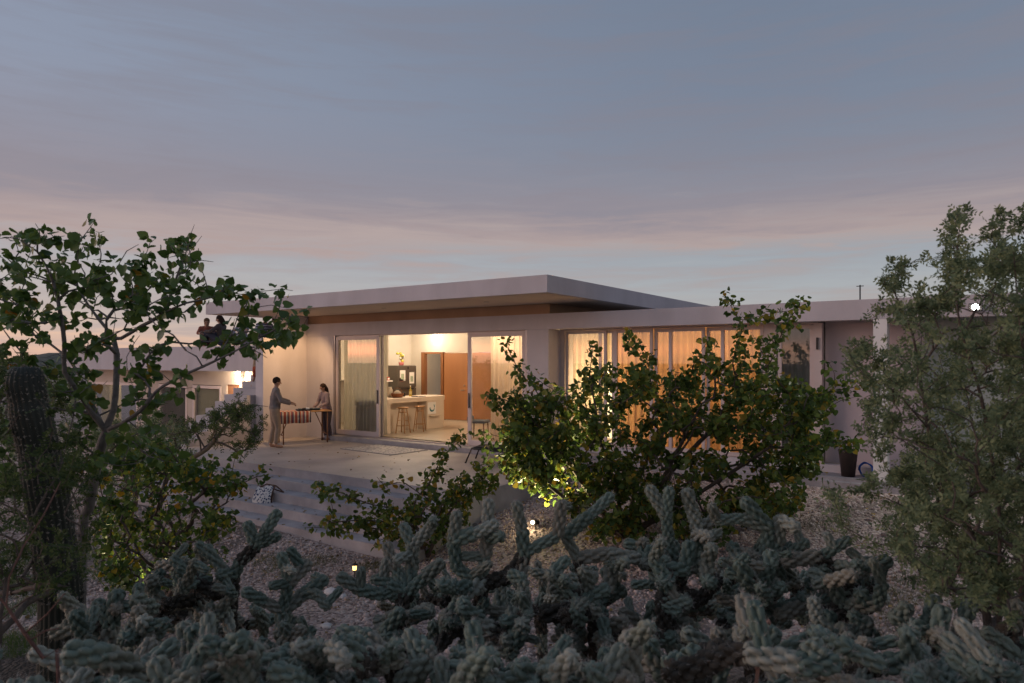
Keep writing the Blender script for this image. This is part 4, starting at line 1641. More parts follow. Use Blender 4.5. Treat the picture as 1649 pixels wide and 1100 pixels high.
cholla(on_ground(775, d), [A((772, 1085, d), (770, 1000, d), (776, 940, d)), A((776, 940, d), (735, 915, d), (729, 870, d), (736, 826, d)), A((732, 880, d), (770, 858, d), (800, 843, d)), A((776, 935, d), (784, 870, d + .05), (787, 806, d + .1)),
                           A((776, 940, d), (830, 925, d), (849, 888, d), (838, 845, d), (831, 810, d)), A((772, 990, d), (720, 1020, d - .1), (700, 1045, d - .2)), A((776, 940, d), (755, 945, d - .1), (718, 1000, d - .15)), A((849, 888, d), (866, 887, d), (906, 855, d), (904, 808, d))],
       ch_fill(rng, [(700, 940), (840, 920), (860, 1000), (820, 1060), (730, 1060)], 46, 2.7, 3.4), rng, 'tall many armed cholla in the middle, right of the low spreading bush')
d = 3.2
cholla(on_ground(960, d), [A((960, 1080, d), (955, 980, d), (930, 900, d)), A((930, 900, d), (910, 862, d)), A((912, 868, d), (925, 846, d), (965, 820, d), (985, 797, d + .05)), A((955, 975, d), (915, 985, d - .1), (872, 990, d - .1)), A((955, 975, d), (985, 940, d), (985, 915, d)),
                           A((930, 900, d), (972, 890, d), (1030, 900, d))],
       ch_fill(rng, [(880, 920), (1010, 900), (1020, 1010), (960, 1070), (880, 1040)], 50, 2.8, 3.5), rng, 'cholla with one long arm angled up towards the right, below the big bush')
d = 3.3
cholla(on_ground(1090, d), [A((1090, 1080, d), (1085, 990, d), (1095, 930, d)), A((1095, 930, d), (1075, 870, d), (1073, 832, d), (1045, 785, d + .05)), A((1074, 835, d), (1083, 800, d), (1078, 786, d)), A((1095, 930, d), (1128, 890, d), (1120, 840, d), (1105, 790, d)),
                            A((1095, 930, d), (1065, 908, d), (1050, 900, d - .05)), A((1090, 960, d), (1128, 968, d - .1), (1154, 935, d - .1)), A((1085, 990, d), (1060, 1018, d - .15), (1000, 985, d - .2))],
       ch_fill(rng, [(1030, 860), (1150, 860), (1160, 980), (1120, 1050), (1040, 1050)], 54, 2.9, 3.6), rng, 'cholla with two knobbly arms raised against the dark bush')
d = 3.2
cholla(on_ground(1215, d), [A((1215, 1080, d), (1215, 980, d), (1230, 910, d)), A((1230, 910, d), (1238, 850, d), (1198, 805, d)), A((1238, 855, d), (1200, 835, d), (1152, 838, d)), A((1232, 900, d), (1256, 870, d), (1257, 833, d)),
                            A((1225, 930, d), (1190, 925, d), (1187, 900, d)), A((1215, 985, d), (1250, 985, d - .1), (1300, 967, d - .15)), A((1230, 910, d), (1262, 898, d), (1300, 872, d))],
       ch_fill(rng, [(1160, 870), (1280, 880), (1290, 980), (1240, 1050), (1150, 1040)], 50, 2.8, 3.5), rng, 'broad cholla below the window gap, right of the two armed one')
d = 3.1
cholla(on_ground(1370, d), [A((1370, 1080, d), (1370, 990, d), (1360, 930, d)), A((1360, 930, d), (1325, 895, d), (1262, 905, d)), A((1325, 895, d), (1345, 880, d), (1368, 868, d)), A((1360, 930, d), (1395, 908, d), (1433, 904, d)), A((1365, 960, d), (1335, 960, d), (1331, 915, d)),
                            A((1335, 960, d), (1290, 975, d - .1), (1252, 992, d - .1)), A((1365, 960, d), (1385, 952, d), (1407, 949, d))],
       ch_fill(rng, [(1290, 900), (1430, 900), (1440, 980), (1380, 1060), (1300, 1050)], 37, 2.7, 3.3), rng, 'cholla in front of the gravel, left of the thorny tree')
d = 2.7
cholla(on_ground(1530, d), [A((1530, 1090, d), (1530, 1040, d)), A((1530, 1045, d), (1492, 1018, d), (1436, 990, d)), A((1500, 1020, d), (1480, 985, d), (1506, 962, d)), A((1530, 1045, d), (1546, 1008, d), (1565, 970, d)), A((1532, 1050, d), (1620, 1030, d - .1), (1637, 970, d - .2))],
       ch_fill(rng, [(1440, 1000), (1560, 1010), (1660, 1010), (1660, 1100), (1450, 1100)], 37, 2.3, 2.8), rng, 'dark cholla under the thorny tree in the lower right corner')
cholla(on_ground(640, 2.0), [], ch_fill(rng, [(440, 1050), (560, 1010), (700, 1040), (800, 1050), (800, 1190), (430, 1190)], 71, 1.75, 2.5), rng, 'low cholla thicket along the bottom edge, below the garden lantern')
cholla(on_ground(1080, 2.1), [], ch_fill(rng, [(930, 1060), (1000, 1020), (1200, 1010), (1400, 1030), (1420, 1190), (930, 1190)], 92, 1.75, 2.5), rng, 'low cholla thicket along the bottom edge, right of the gravel gap')

rng = np.random.default_rng(333)
for (px, d, poly, n_, lab) in ((600, 4.4, [(560, 930), (640, 900), (720, 910), (740, 980), (640, 1000)], 26, 'small cholla standing behind the one that reaches over the lantern'),
                               (880, 4.5, [(790, 915), (860, 895), (960, 910), (980, 970), (880, 1000), (800, 980)], 40, 'low cholla between the tall middle cholla and the one with the long arm'),
                               (1140, 4.5, [(1010, 905), (1100, 880), (1200, 900), (1210, 980), (1100, 1000), (1020, 970)], 44, 'cholla in the second row directly below the big bush'),
                               (1330, 4.3, [(1220, 920), (1300, 910), (1400, 920), (1440, 960), (1340, 1010), (1240, 990)], 40, 'cholla in the second row beside the gravel at the right'),
                               (340, 4.2, [(230, 930), (300, 900), (400, 940), (440, 1000), (340, 1040), (240, 1010)], 34, 'cholla in the second row below the yellowing bush'),
                               (1400, 2.0, [(1330, 1040), (1420, 1030), (1520, 1050), (1640, 1060), (1680, 1200), (1330, 1190)], 60, 'low cholla thicket in the lower right corner of the garden'),
                               (830, 2.0, [(700, 1060), (780, 1040), (850, 1070), (960, 1060), (960, 1200), (700, 1200)], 60, 'low cholla thicket along the bottom edge, left of the gravel gap'),
                               (470, 2.1, [(300, 1050), (400, 1030), (520, 1040), (600, 1060), (580, 1200), (300, 1200)], 60, 'low cholla thicket along the bottom edge, under the five armed one')):
    cholla(on_ground(px, d), [], fill(rng, poly, n_, d - .3, d + .4), rng, lab)


def hit(px, py):
    """where the view through a place in the photograph meets the ground"""
    d = 1.5
    while d < 60:
        q = at(px, py, d)
        if q[2] <= float(ground_z(q[0], q[1])):
            return q
        d += .02
    return q


# ---------------------------------------------------------------- ground cover
rng = np.random.default_rng(7)
bm = bmesh.new()
bmesh.ops.create_icosphere(bm, subdivisions=1, radius=1)
IV = np.array([v.co[:] for v in bm.verts])
IF = np.array([[v.index for v in f.verts] for f in bm.faces])
bm.free()
n_ = 42000
ang = rng.uniform(-.68, .72, n_)
dist = 5.6 + 10 * rng.random(n_) ** .8
dirs = FW[None, :] * 1 + RT[None, :] * np.tan(ang)[:, None]
xy = CAM[None, :2] + dirs[:, :2] * dist[:, None]
dirt = np.sin(xy[:, 0] * 1.3 + 1.2 * np.sin(xy[:, 1] * .9)) * np.cos(xy[:, 1] * 1.1 + 2)
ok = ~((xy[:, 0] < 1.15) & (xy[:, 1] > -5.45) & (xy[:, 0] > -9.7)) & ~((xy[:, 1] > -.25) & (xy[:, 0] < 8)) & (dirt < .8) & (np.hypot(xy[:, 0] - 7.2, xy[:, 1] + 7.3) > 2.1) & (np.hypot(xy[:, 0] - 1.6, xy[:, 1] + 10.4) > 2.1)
xy = xy[ok]
n_ = len(xy)
zz = ground_z(xy[:, 0], xy[:, 1])
R = leaf_frames(rng, n_, rng.normal(0, 1, (n_, 3)), 0, .8, .2) * ((.009 + .014 * rng.random(n_) + .03 * rng.random(n_) ** 12)[:, None, None] * rng.uniform(.6, 1.25, (n_, 3, 1)))
V_, F_ = instances(IV, IF, R, np.column_stack([xy, zz + .004]))
m, t, b = newmat('gravel_stone')
g = t.nodes.new('ShaderNodeNewGeometry')
r = t.nodes.new('ShaderNodeValToRGB')
e = r.color_ramp.elements
e[0].color = (.26, .19, .165, 1)
e[1].color = (.58, .49, .45, 1)
q = e.new(.55)
q.color = (.44, .345, .31, 1)
t.links.new(g.outputs['Random Per Island'], r.inputs[0])
t.links.new(r.outputs[0], b.inputs['Base Color'])
b.inputs['Roughness'].default_value = .9
npmesh('gravel', V_, F_, m, kind='stuff', label='pinkish gravel spread over the garden between the plants', category='ground cover') if False else tag(npmesh('gravel', V_, F_, m), 'pinkish gravel spread over the garden between the plants', 'gravel', kind='stuff')

# leaf litter blown over gravel, steps and terrace
rng = np.random.default_rng(19)
PPl = []
for _ in range(2600):
    x, y = rng.uniform(-6, 7.5), rng.uniform(-9.5, -.3)
    if x < 1.0 and x > -7.6 and y > -5.35:
        if y > -4.03:
            if rng.random() < .86:
                continue
            z = TZ + .008
        else:
            z = TZ - .16 * (int((-4.03 - y) / .33) + 1) + .006
            if rng.random() < .5:
                continue
    else:
        z = float(ground_z(x, y)) + .02
    PPl.append((x, y, z))
PPl = np.array(PPl)
Rl = leaf_frames(rng, len(PPl), rng.normal(0, 1, (len(PPl), 3)) * [1, 1, .05], 0, .3, 3.0) * rng.uniform(.025, .05, len(PPl))[:, None, None]
V_, F_ = instances(HV, HF, Rl, PPl)
tag(npmesh('leaf_litter', V_, F_, leafmat('dry_leaves', [(0, (.10, .06, .03)), (.6, (.22, .14, .06)), (1, (.34, .24, .08))], .8, .1, .2)), 'dry brown leaves scattered over the gravel and the terrace steps', 'leaf litter', kind='stuff')

# pale rocks
ROCK = surf('pale_rock', (.55, .53, .52), .9, .15, 9, .4, 30)
bm = bmesh.new()
bmesh.ops.create_icosphere(bm, subdivisions=3, radius=1)
RV = np.array([v.co[:] for v in bm.verts])
RF = np.array([[v.index for v in f.verts] for f in bm.faces])
bm.free()
for k, (px, py, s_, lab) in enumerate(((535, 956, .07, 'pale rock on the gravel just below the little garden lantern'), (695, 883, .07, 'pale rock lying at the foot of the low spreading bush'),
                                       (552, 962, .04, 'small pale stone right beside the lantern rock'), (525, 1010, .05, 'flat pale stone on the gravel between two chollas'),
                                       (722, 905, .05, 'pale stone half hidden behind the tall middle cholla'))):
    q = hit(px, py)
    r_ = np.random.default_rng(k)
    dv = 1 + .18 * np.sin(RV @ r_.normal(0, 2.2, 3) + 1) + .12 * np.sin(RV @ r_.normal(0, 4, 3))
    VV = RV * dv[:, None] * np.array([s_ * 1.3, s_, s_ * .62])
    o = npmesh('rock', VV, RF, ROCK, smooth=False)
    o.location = (q[0], q[1], q[2] + s_ * .25)
    o.rotation_euler = (0, 0, k * 1.1)
    tag(o, lab, 'rock', 'pale rocks on the gravel')


def blades(name, centres, n, h, w, mat, lab, cat, lean=.5):
    rg = np.random.default_rng(len(centres) * 7 + n)
    PP, RR = [], []
    for (c, rad) in centres:
        for _ in range(n):
            a_ = rg.uniform(0, 6.28)
            rr_ = rad * math.sqrt(rg.random())
            x, y = c[0] + rr_ * math.cos(a_), c[1] + rr_ * math.sin(a_)
            PP.append((x, y, float(ground_z(x, y)) - .01))
            yv = unit(np.array([rg.normal(0, lean), rg.normal(0, lean), 1.0])) * rg.uniform(*h)
            xv = unit(np.cross(yv, rg.normal(0, 1, 3)))
            RR.append(np.stack([xv * w, yv, np.cross(unit(yv), xv) * abs(rg.normal(0, .3)) * rg.uniform(*h)]))
    GV = np.array([(-1, 0, 0), (1, 0, 0), (-.8, .4, .08), (.8, .4, .08), (-.45, .75, .3), (.45, .75, .3), (0, 1, .62)])
    GF = np.array([(0, 1, 3), (0, 3, 2), (2, 3, 5), (2, 5, 4), (4, 5, 6)])
    V_, F_ = instances(GV, GF, np.array(RR), np.array(PP))
    return tag(npmesh(name, V_, F_, mat), lab, cat, kind='stuff')


blades('grass', [(hit(20, 950), .5), (hit(60, 980), .45), (hit(30, 1040), .4), (hit(-20, 900), .8), (hit(100, 900), .5)], 1500, (.06, .16), .0016, GRASSM, 'green grass growing below the columnar cactus at the left edge', 'grass')
blades('grass', [(hit(205, 945), .22), (hit(225, 925), .2), (hit(180, 930), .2)], 130, (.12, .34), .0035, GRASSM, 'long grass blades lit from below behind the short clustered cholla', 'grass')
blades('weeds', [(hit(465, 920), .35), (hit(510, 905), .3), (hit(430, 905), .3), (hit(600, 915), .25), (hit(1430, 975), .3), (hit(1475, 955), .35), (hit(1330, 850), .4), (hit(1400, 1010), .3), (hit(1600, 1000), .5)], 420, (.05, .15), .002,
       leafmat('weed_blades', [(0, (.07, .09, .03)), (.6, (.12, .13, .05)), (1, (.26, .21, .10))], .7, .3, .2), 'thin dry weeds growing through the dirt and gravel', 'weeds', .8)

# dead branches lower left
rng = np.random.default_rng(91)
base = on_ground(-20, 2.0)
root = plant_root('dead_branch', base, label='bare reddish branch with thin twigs rising in the lower left corner', cat='branch')
sk = Skeleton(base, rng, seg=.05, bow=0, jit=.03)
sk.line(A((95, 1120, 2.0), (70, 1060, 2.0), (40, 1020, 2.0), (10, 975, 2.0), (-20, 940, 2.0)), start=0)
sk.line(A((40, 1020, 2.0), (75, 990, 2.0), (105, 955, 2.0)))
sk.line(A((10, 975, 2.0), (15, 930, 2.0), (38, 880, 2.05), (70, 830, 2.1), (98, 775, 2.2)))
sk.line(A((50, 1030, 2.0), (75, 1015, 2.0), (95, 1012, 2.0)))
sk.radii(.0022, .6, .009)
sk.wood('branch', surf('red_bark', (.15, .075, .06), .8, .2, 30, .4, 60), root, base, n=7)
root = plant_root('dry_stem', on_ground(1228, 1.9), label='dry pinkish flower stem poking up between the nearest chollas', cat='stem')
off = np.array(root.location)
mb = MB()
mb.tube([off - off, at(1218, 1100, 1.9) - off, at(1224, 1050, 1.9) - off, at(1236, 1000, 1.9) - off], [.005, .005, .006, .003], 6)
r_ = random.Random(4)
for k in range(40):
    u = k / 40
    q = at(1221 + 14 * u, 1075 - 75 * u, 1.9) - off
    mb.ball(q + np.array([r_.uniform(-.008, .008), r_.uniform(-.008, .008), 0]), (.004, .004, .007), 6, 4)
mb.build('stem', surf('dry_pink', (.30, .17, .13), .9, .2, 40), root)

# ---------------------------------------------------------------- garden lights
q = hit(571, 930)
gl = empty('garden_lantern', tuple(q), label='tiny lit solar lantern on a stake standing in the dirt', cat='lantern')
MB().tube([(0, 0, -.1), (0, 0, .09)], .008, 8).build('stake', DARKM, gl)
MB().lathe([(.0, .09), (.03, .09), (.03, .10), (0, .10)], n=12).build('base', DARKM, gl)
MB().lathe([(.026, .10), (.028, .165)], n=12).build('lamp_shade', emitmat('lantern_glow', (1, .55, .16), 3), gl)
MB().lathe([(.045, .165), (.04, .18), (0, .195)], n=12).build('cap', DARKM, gl)
point('lantern_light', (q[0], q[1], q[2] + .13), 1.2, WARM, .02, gl)
q = hit(862, 853)
gs = empty('garden_spotlight', tuple(q), label='small bright spike light shining on the gravel between the chollas', cat='spotlight')
MB().tube([(0, 0, -.1), (0, 0, .07)], .010, 8).build('stake', DARKM, gs)
MB().tube([(.02, .05, .10), (-.015, -.04, .115)], [.035, .045], 16).build('housing', DARKM, gs)
MB().ball((-.018, -.046, .116), (.026, .026, .026), 12, 8).build('lens', emitmat('spike_lens', (1, .86, .55), 30), gs)
point('spike_light', (q[0] - .05, q[1] - .12, q[2] + .13), 3.0, (1, .80, .48), .03, gs)
for (px, gd, tx, ty, td, e_, lab) in ((882, 9.75, 866, 650, 9.3, 430, 'ground uplight hidden under the left side of the big bush'), (226, 7.9, 240, 740, 7.4, 55, 'ground uplight hidden behind the yellowing bush')):
    q = on_ground(px, gd)
    tgt = at(tx, ty, td)
    ul = empty('garden_uplight', tuple(q), label=lab, cat='spotlight')
    MB().tube([(0, 0, -.08), (0, 0, .04)], .010, 8).build('stake', DARKM, ul)
    dv = unit(tgt - q) * .05
    MB().tube([np.array([0, 0, .05]) - dv, np.array([0, 0, .05]) + dv], [.03, .042], 16).build('housing', DARKM, ul)
    MB().tube([np.array([0, 0, .05]) + dv * 1.01, np.array([0, 0, .05]) + dv * 1.05], [.036, .036], 16).build('lens', emitmat('uplight_lens', (1, .85, .5), .3), ul)
    st = np.array([q[0], q[1], q[2] + .05]) + dv * 1.5
    spot('uplight_beam', tuple(st), tuple(tgt), e_, (1, .84, .45), 95, .03, ul, .8)

# antenna far behind the wing
q = at(1385, 482, 19)
an = empty('antenna_mast', (q[0], q[1], float(ground_z(q[0], q[1]))), label='thin antenna mast rising beyond the long wing roof', cat='antenna')
zt = at(1385, 459, 19)[2] - an.location.z
MB().tube([(0, 0, 0), (0, 0, zt)], .018, 8).build('mast', DARKM, an)
MB().tube([(-.09, 0, zt - .03), (.09, 0, zt - .03)], .012, 6).build('crossbar', DARKM, an)

# ---------------------------------------------------------------- terrace things
tt = empty('folding_table', (-6.74, -1.04, TZ), math.radians(64.5), label='wooden trestle table by the fin wall with a striped cloth on one end', cat='table')
TH = .82
MB().box(-.66, .66, -.30, .30, TH - .025, TH, .004).build('tabletop', PINE, tt)
for s_ in (-1, 1):
    fr_ = MB()
    x = .55 * s_
    fr_.tube([(x, -.26, 0), (x, -.26, TH - .025)], .018, 6)
    fr_.tube([(x, .26, 0), (x, .26, TH - .025)], .018, 6)
    fr_.tube([(x, -.26, .22), (x, .26, .22)], .013, 6)
    fr_.tube([(x - .25 * s_, 0, TH - .03), (x, 0, .22)], .013, 6)
    fr_.build('leg_frame', BROWNW, tt)
cl_ = empty('striped_cloth', (-6.74, -1.04, TZ), math.radians(64.5), label='red and cream striped cloth hanging over the near end of the trestle table', cat='cloth')
STR = stripemat('cloth_stripes', [(.32, .07, .04), (.32, .07, .04), (.55, .47, .40), (.07, .06, .08), (.42, .14, .07), (.50, .42, .36), (.30, .06, .05), (.12, .10, .14), (.58, .48, .38)], 'X', 3.6)
mb = MB()
nx = 60
vs = []
for i_ in range(nx + 1):
    x = -.675 + .80 * i_ / nx
    for (yy, z) in ((-.312 - .010 * math.sin(x * 38), TH - .29 + .006 * math.sin(x * 15)), (-.308 - .006 * math.sin(x * 38), TH - .12), (-.305, TH + .002), (0, TH + .004), (.305, TH + .002), (.308, TH - .2)):
        vs.append((x, yy, z))
mb.add(vs, [(i_ * 6 + k, (i_ + 1) * 6 + k, (i_ + 1) * 6 + k + 1, i_ * 6 + k + 1) for i_ in range(nx) for k in range(5)], True)
o = mb.build('cloth', STR, cl_)
md = o.modifiers.new('t', 'SOLIDIFY')
md.thickness = .004


def on_table(x, y):
    c_, s_ = math.cos(math.radians(64.5)), math.sin(math.radians(64.5))
    return (-6.74 + x * c_ - y * s_, -1.04 + x * s_ + y * c_, TZ + TH)


TEAL = surf('dark_teal', (.03, .07, .075), .5, .2, 8)
tr = empty('tray', tuple(np.array(on_table(.0, -.05)) + [0, 0, .008]), math.radians(70), label='dark tray of small jewellery boxes on the table edge', cat='tray')
MB().box(-.17, .17, -.13, .13, 0, .012).box(-.17, .17, -.13, -.12, .012, .035).box(-.17, .17, .12, .13, .012, .035).box(-.17, -.16, -.12, .12, .012, .035).box(.16, .17, -.12, .12, .012, .035).build('base', BLACK, tr)
for k, (x, y) in enumerate(((-.11, -.05), (-.02, -.06), (.09, -.04), (-.08, .06), (.05, .06))):
    MB().box(x - .035, x + .035, y - .035, y + .035, .012, .05 + .012 * (k % 3), .004).build('box', (TEAL, BLACK, PAPER)[k % 3], tr)
bk = empty('book_stack', on_table(.30, .02), math.radians(40), label='low stack of dark books in the middle of the trestle table', cat='books')
for k in range(3):
    MB().box(-.13 + .01 * k, .13 - .005 * k, -.09, .09 - .008 * k, .001 + .024 * k, .022 + .024 * k, .003).build('book', (BLACK, TEAL, surf('grey_cover', (.2, .2, .2)))[k], bk)

rg = empty('rug', (-3.98, -.92, TZ + .004), math.radians(-4), label='flat pale patterned rug lying on the terrace before the doors', cat='rug')
m, t, b = newmat('rug_weave')
co = t.nodes.new('ShaderNodeTexCoord')
v1 = t.nodes.new('ShaderNodeTexVoronoi')
v1.inputs['Scale'].default_value = 9
v1.feature = 'DISTANCE_TO_EDGE'
t.links.new(co.outputs['Object'], v1.inputs['Vector'])
w_ = t.nodes.new('ShaderNodeTexNoise')
w_.inputs['Scale'].default_value = 14
w_.inputs['Detail'].default_value = 5
t.links.new(co.outputs['Object'], w_.inputs['Vector'])
ml = t.nodes.new('ShaderNodeMath')
ml.operation = 'MULTIPLY'
t.links.new(v1.outputs['Distance'], ml.inputs[0])
t.links.new(w_.outputs[0], ml.inputs[1])
r = t.nodes.new('ShaderNodeValToRGB')
r.color_ramp.elements[0].position = .01
r.color_ramp.elements[1].position = .09
r.color_ramp.elements[0].color = (.26, .25, .25, 1)
r.color_ramp.elements[1].color = (.54, .50, .46, 1)
t.links.new(ml.outputs[0], r.inputs[0])
t.links.new(r.outputs[0], b.inputs['Base Color'])
b.inputs['Roughness'].default_value = .95
MB().box(-.88, .88, -.55, .55, 0, .012, .003).build('field', m, rg)
mb = MB().box(-.90, .90, -.57, -.551, 0, .014).box(-.90, .90, .551, .57, 0, .014).box(-.90, -.881, -.551, .551, 0, .014).box(.881, .90, -.551, .551, 0, .014)
mb.build('border', surf('rug_border', (.20, .19, .20), .95), rg)

bg_ = empty('tote_bag', (-3.12, -4.86, TZ - .48), math.radians(22), label='slouched patterned tote bag with brown sides lying on the wide steps', cat='bag')
m, t, b = newmat('bag_print')
co = t.nodes.new('ShaderNodeTexCoord')
v1 = t.nodes.new('ShaderNodeTexVoronoi')
v1.inputs['Scale'].default_value = 26
t.links.new(co.outputs['Object'], v1.inputs['Vector'])
r = t.nodes.new('ShaderNodeValToRGB')
r.color_ramp.interpolation = 'CONSTANT'
e = r.color_ramp.elements
e[0].color = (.03, .05, .12, 1)
e[1].position = .42
e[1].color = (.62, .60, .58, 1)
t.links.new(v1.outputs['Distance'], r.inputs[0])
t.links.new(r.outputs[0], b.inputs['Base Color'])
b.inputs['Roughness'].default_value = .9
BAGF = m
LEATH = surf('brown_leather', (.075, .035, .022), .5, .2, 12)
vs = []
nu, nv = 10, 8
for side in (0, 1):
    for j_ in range(nv + 1):
        for i_ in range(nu + 1):
            u, v = i_ / nu, j_ / nv
            bul = math.sin(u * math.pi) * (1 - .55 * v)
            w2_ = .19 - .03 * v
            x = (u * 2 - 1) * w2_
            y = (-.035 - .05 * bul if side == 0 else .02 + .05 * bul) + .16 * v * v
            z = .27 * v * (1 - .08 * math.sin(u * math.pi * 2.0))
            vs.append((x, y, z))


def q_(side, i_, j_):
    return side * (nu + 1) * (nv + 1) + j_ * (nu + 1) + i_


fs0 = [(q_(0, i_, j_), q_(0, i_ + 1, j_), q_(0, i_ + 1, j_ + 1), q_(0, i_, j_ + 1)) for i_ in range(nu) for j_ in range(nv)]
fs1 = [(q_(1, i_ + 1, j_), q_(1, i_, j_), q_(1, i_, j_ + 1), q_(1, i_ + 1, j_ + 1)) for i_ in range(nu) for j_ in range(nv)]
fsd = [(q_(1, 0, j_), q_(0, 0, j_), q_(0, 0, j_ + 1), q_(1, 0, j_ + 1)) for j_ in range(nv)] + [(q_(0, nu, j_), q_(1, nu, j_), q_(1, nu, j_ + 1), q_(0, nu, j_ + 1)) for j_ in range(nv)] + \
      [(q_(0, i_, 0), q_(1, i_, 0), q_(1, i_ + 1, 0), q_(0, i_ + 1, 0)) for i_ in range(nu)] + [(q_(0, i_, nv), q_(0, i_ + 1, nv), q_(1, i_ + 1, nv), q_(1, i_, nv)) for i_ in range(nu)]
MB().add(vs, fs0, True).build('front', BAGF, bg_)
MB().add(vs, fs1 + fsd, True).build('back', LEATH, bg_)
MB().tube([(-.10, .10, .26), (-.02, .18, .30), (.14, .22, .27), (.30, .20, .17), (.34, .17, .165), (.20, .16, .20), (.10, .13, .25)], .012, 8).build('strap', LEATH, bg_)

lc = empty('lounge_chair', (-.78, -1.05, TZ), math.radians(20), label='low black lounge chair on the terrace partly behind the big bush', cat='chair')
mb = MB()
mb.tube([(-.42, -.35, 0), (-.30, -.30, .30), (.55, -.30, .26)], .018, 8)
MB().tube([(-.42, -.35, 0), (-.30, -.30, .30), (.55, -.30, .24), (.60, -.34, 0)], .018, 8).build('leg_frame', BLACK, lc)
MB().tube([(-.42, .35, 0), (-.30, .30, .30), (.55, .30, .24), (.60, .34, 0)], .018, 8).build('leg_frame', BLACK, lc)
MB().tube([(-.30, -.30, .30), (-.30, .30, .30)], .015, 8).build('stretcher', BLACK, lc)
MB().box(-.28, .55, -.28, .28, .27, .33, .02).build('seat', surf('black_canvas', (.03, .028, .03), .9), lc)
vb = MB()
vb.add([(.52, -.28, .31), (.52, .28, .31), (.98, .28, .62), (.98, -.28, .62), (.56, -.28, .26), (.56, .28, .26), (1.02, .28, .57), (1.02, -.28, .57)],
       [(0, 1, 2, 3), (7, 6, 5, 4), (0, 4, 5, 1), (2, 6, 7, 3), (1, 5, 6, 2), (0, 3, 7, 4)])
vb.build('backrest', surf('black_canvas_b', (.03, .028, .03), .9), lc)

pt = empty('planter', (5.83, .18, .0), label='tall dark tapered planter with a small plant beside the white column', cat='planter')
MB().lathe([(0, .0), (.105, .0), (.15, .42), (.155, .45), (.135, .45), (.13, .40), (0, .40)], n=24).build('pot', surf('dark_ceramic', (.03, .022, .02), .5), pt)
rng = np.random.default_rng(8)
n_ = 60
PPq = np.column_stack([rng.normal(0, .07, n_), rng.normal(0, .07, n_), rng.uniform(.42, .60, n_)])
V_, F_ = instances(HV, HF, leaf_frames(rng, n_, PPq * [1, 1, 0] * 8, .2, .6, .8) * rng.uniform(.04, .08, n_)[:, None, None], PPq)
npmesh('foliage', V_, F_, HEART2, pt)
gh = empty('garden_hose', (6.09, .30, .0), label='coiled blue garden hose behind the white column', cat='hose')
pts = []
for k in range(90):
    a_ = k * .25
    pts.append((.10 * math.cos(a_) * (1 + .1 * math.sin(k * .3)), -.05 + .02 * math.sin(k), .13 + .11 * math.sin(a_) * (1 + .1 * math.cos(k * .37))))
MB().tube(pts, .010, 8).build('hose', surf('blue_plastic', (.01, .07, .33), .4), gh)

# ---------------------------------------------------------------- kitchen
kc = empty('kitchen_counter', (-5.9, 1.8, 0), label='plastered cream kitchen counter with a knee space and rounded end', cat='counter')
mb = MB()
mb.box(-.42, .45, -1.40, -1.0, .0, .80).box(-.42, .45, .45, 1.05, 0, .80).box(-.42, .10, -1.0, .45, 0, .80)
mb.build('base', COUNTER, kc)
MB().lathe([(0, 0), (.434, 0), (.434, .80), (0, .80)], (.015, 1.05, 0), 32, False).build('rounded_end', COUNTER, kc)
top = MB()
top.box(-.44, .47, -1.42, 1.05, .802, .925, .006)
top.build('countertop', COUNTER, kc)
MB().lathe([(0, .802), (.455, .802), (.455, .924), (0, .924)], (.015, 1.045, 0), 32, False).build('countertop_end', COUNTER, kc)
MB().box(.451, .56, .52, .92, .36, .39, .004).build('ledge', COUNTER, kc)
pc = empty('picture_tile', (-5.447, 2.46, .42), label='white square tile with a teal curled tail painted on it, on the counter end', cat='picture')
MB().box(0, .012, -.18, .17, .0, .34, .004).build('tile', WHITE, pc)
tl = MB()
pa = []
for k in range(13):
    a_ = math.radians(-200 + 215 * k / 12)
    pa.append((.013, .095 * math.cos(a_) * 1.0, .175 + .085 * math.sin(a_)))
tl.tube(pa, [.006 + .022 * math.sin(min(k / 12 * 3.6, math.pi)) for k in range(13)], 8)
tl.tube([(.013, .095, .20), (.013, .13, .285)], [.012, .003], 6).tube([(.013, .095, .20), (.013, .065, .285)], [.012, .003], 6)
tl.build('painted_tail', surf('teal_paint', (.06, .20, .22), .6, .4, 30), pc)


def stool(loc, rz, lab):
    st = empty('bar_stool', loc, rz, label=lab, cat='stool', group='wooden bar stools at the counter')
    MB().lathe([(0, .66), (.13, .66), (.155, .675), (.155, .69), (.14, .70), (0, .695)], n=24).build('seat', PINE, st)
    for a_ in (45, 135, 225, 315):
        c_, s_ = math.cos(math.radians(a_)), math.sin(math.radians(a_))
        MB().tube([(.20 * c_, .20 * s_, 0), (.10 * c_, .10 * s_, .665)], .014, 8).build('leg', PINE, st)
    for k, (z, rr_) in enumerate(((.20, .172), (.34, .149), (.20, .172), (.34, .149))):
        a0_, a1_ = math.radians(45 + 90 * k), math.radians(135 + 90 * k)
        MB().tube([(rr_ * math.cos(a0_), rr_ * math.sin(a0_), z), (rr_ * math.cos(a1_), rr_ * math.sin(a1_), z)], .009, 6).build('stretcher', PINE, st)
    for k in range(4):
        a0_, a1_ = math.radians(45 + 90 * k), math.radians(135 + 90 * k)
        MB().tube([(.115 * math.cos(a0_), .115 * math.sin(a0_), .56), (.115 * math.cos(a1_), .115 * math.sin(a1_), .56)], .009, 6).build('stretcher', PINE, st)
    return st


stool((-5.28, 1.10, 0), .2, 'wooden bar stool nearer the closed glass door')
stool((-5.24, 1.72, 0), .5, 'wooden bar stool nearer the tile with the teal tail')

